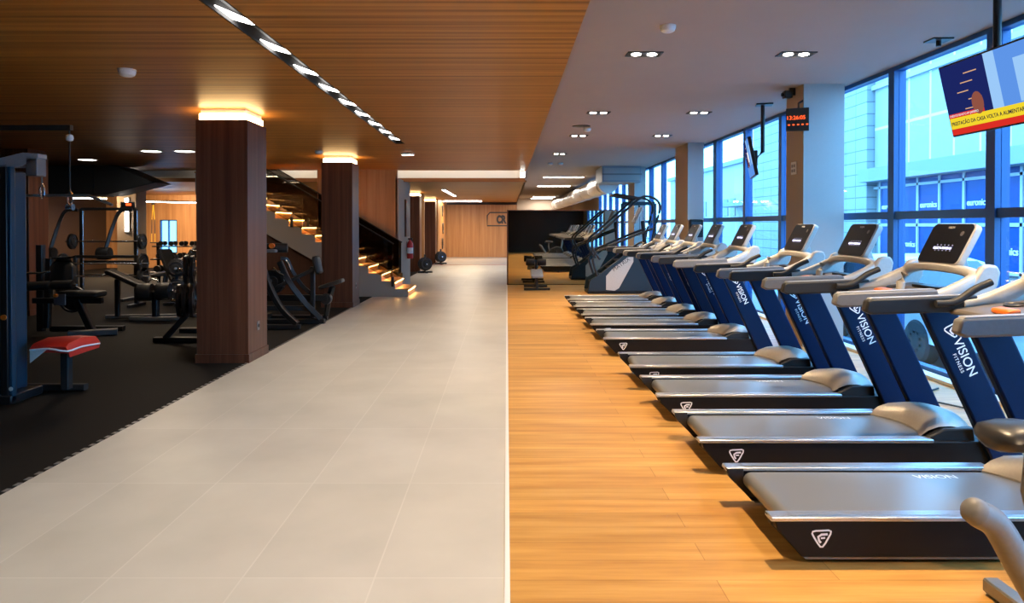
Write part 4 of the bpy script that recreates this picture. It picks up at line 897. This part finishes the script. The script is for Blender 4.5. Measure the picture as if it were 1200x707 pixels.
machine('barbell_rack', 'low black rack holding long bars behind the decline bench', 'weight rack', (-7.9, 14.2, 0), 0, [
    ('bar', 'foot', BP, [(-.6, -.3, .03), (-.6, .3, .03)], (.07, .06)), ('bar', 'foot', BP, [(.6, -.3, .03), (.6, .3, .03)], (.07, .06)), ('bar', 'post', BP, [(-.6, 0, .05), (-.6, 0, 1.0)], (.07, .07)), ('bar', 'post', BP, [(.6, 0, .05), (.6, 0, 1.0)], (.07, .07)), ('bar', 'cross_beam', BP, [(-.6, 0, .98), (.6, 0, .98)], (.06, .06)), ('tube', 'barbell', 'chrome', [(-.9, -.1, .85), (.9, -.1, .85)], .016), ('tube', 'barbell', 'chrome', [(-.9, -.1, .6), (.9, -.1, .6)], .016),
    ('plate', 'weight_plate', 'iron', (-.78, -.1, .85), (1, 0, 0), .2, .05), ('plate', 'weight_plate', 'iron', (.78, -.1, .85), (1, 0, 0), .2, .05), ('plate', 'weight_plate', 'iron', (-.78, -.1, .6), (1, 0, 0), .2, .05), ('plate', 'weight_plate', 'iron', (.78, -.1, .6), (1, 0, 0), .2, .05), ('bar', 'hook', BP, [(-.6, -.02, .83), (-.6, -.12, .83)], (.04, .03)), ('bar', 'hook', BP, [(.6, -.02, .83), (.6, -.12, .83)], (.04, .03)), ('bar', 'hook', BP, [(-.6, -.02, .58), (-.6, -.12, .58)], (.04, .03)), ('bar', 'hook', BP, [(.6, -.02, .58), (.6, -.12, .58)], (.04, .03))])
# suspension straps
for i, (x, y) in enumerate(((-13.2, 25.9), (-12.7, 25.9))):
    d = thing('hanging_strap', ('yellow and black suspension strap hung by the pale column', 'second yellow and black suspension strap, past the pale column')[i], 'strap', (x, y, 0), 0, 'suspension straps')
    for s in (-1, 1):
        MB().bar([(0, 0, 2.35), (.05*s, 0, 1.8)], .04, .008).build('webbing', 'yellow_strap', d); MB().bar([(.05*s, 0, 1.8), (.06*s, 0, 1.3)], .035, .01).build('webbing', 'band_dark', d); MB().bar([(.06*s, 0, 1.3), (.06*s, 0, 1.0)], .04, .008).build('webbing', 'yellow_strap', d); MB().tube([(.06*s-.06, 0, .97), (.06*s+.06, 0, .97)], .018, 8).build('handle', 'black_rubber', d)
    MB().box(-.05, .05, -.03, .03, 2.33, 2.40).build('anchor', 'black_paint', d)
# gym light lines
for (p0, p1, l) in (((-12.7, 24.0, 2.40), (-9.9, 24.9, 2.36), 'white light line hung in front of the wooden back wall'), ((-13.6, 22.6, 2.45), (-12.75, 23.0, 2.45), 'short white light line behind the smith machine')):
    d = thing('light_line', l, 'ceiling light', p0); v = Vector(p1)-Vector(p0)
    MB().bar([(0, 0, .03), (v.x, v.y, v.z+.03)], .07, .05).build('housing', 'steel_grey', d); MB().bar([(0, 0, -.005), (v.x, v.y, v.z-.005)], .06, .03).build('diffuser', 'tube_white', d)
    MB().tube([(.2, .05, .05), (.2, .05, 2.95-p0[2])], .006, 6).build('hanger', 'steel_grey', d)
    MB().tube([(v.x*.9, v.y*.9, .05), (v.x*.9, v.y*.9, 2.95-p0[2])], .006, 6).build('hanger', 'steel_grey', d)
o = MB().box(-13.0, -12.96, 27.02, 27.12, .55, 1.8).box(-12.39, -12.35, 27.02, 27.12, .55, 1.8).box(-13, -12.35, 27.02, 27.12, .55, .59).box(-13, -12.35, 27.02, 27.12, 1.76, 1.8).box(-12.7, -12.67, 27.02, 27.12, .55, 1.8).build('window_30', 'window_blue'); struct(o, 'small blue daylight window in the wooden back wall', 'window')  # added window; the sky behind it stands for a mirror reflection
MB().box(-12.96, -12.39, 27.06, 27.066, .59, 1.76).build('pane', 'clear_glass', o)  # pane of the window added for a mirror reflection
# gym lamps, with unseen fill lamps added to brighten the back walls
area('gym_lamp', (-11.4, 23.6, 2.3), 3, .3, 150, (1, .70, .40)); area('gym_lamp', (-9.5, 17.5, 2.85), 1.2, .3, 16, (1, .72, .42))
area('gym_lamp', (-6.3, 13.2, 2.88), .9, .3, 30, (1, .76, .5)); area('gym_lamp', (-10.2, 25.5, 2.7), 5, .3, 115, (1, .68, .36), (-10.2, 27, 1.3)); area('gym_lamp', (-12.6, 20.5, 2.6), 2, .3, 70, (1, .68, .36), (-12.6, 22.5, .8))
spot('press_lamp', (-6.4, 10.4, 2.9), 30, (1, .8, .6), 90, .9, .1)

# ------------------------------------------------------------------ world, camera
w = bpy.data.worlds.new('World'); sc.world = w; w.use_nodes = True
nt = w.node_tree; nt.nodes.clear(); wo = nt.nodes.new('ShaderNodeOutputWorld'); bg = nt.nodes.new('ShaderNodeBackground')
bg.inputs[0].default_value = (.66, .86, 1.0, 1); bg.inputs[1].default_value = 5.4
nt.links.new(bg.outputs[0], wo.inputs[0])
sun = bpy.data.lights.new('daylight', 'SUN'); sun.energy = 1.0; sun.color = (.9, .96, 1); sun.angle = math.radians(20)
so = bpy.data.objects.new('daylight', sun); COL.objects.link(so); so.rotation_euler = Vector((.8, .5, -.9)).to_track_quat('-Z', 'Y').to_euler()
cam = bpy.data.cameras.new('camera'); co = bpy.data.objects.new('camera', cam); COL.objects.link(co)
P = math.radians(.7); F = 845
co.location = (0, 0, 1.6); co.rotation_euler = (PI/2-P, 0, 0)
cam.sensor_width = 36; cam.lens = F/1200*36; cam.shift_x = 6/1200; cam.shift_y = -(89.5-F*math.tan(P))/1200
cam.clip_start = .05; cam.clip_end = 300
sc.camera = co
sc.view_settings.view_transform = 'Standard'; sc.view_settings.look = 'None'; sc.view_settings.gamma = 1; sc.view_settings.exposure = .92
sc.view_settings.use_curve_mapping = False
sc.cycles.use_denoising = True; sc.cycles.max_bounces = 8; sc.cycles.diffuse_bounces = 4; sc.cycles.glossy_bounces = 4; sc.cycles.transparent_max_bounces = 12
sc.cycles.sample_clamp_indirect = 6; sc.cycles.caustics_reflective = False; sc.cycles.caustics_refractive = False
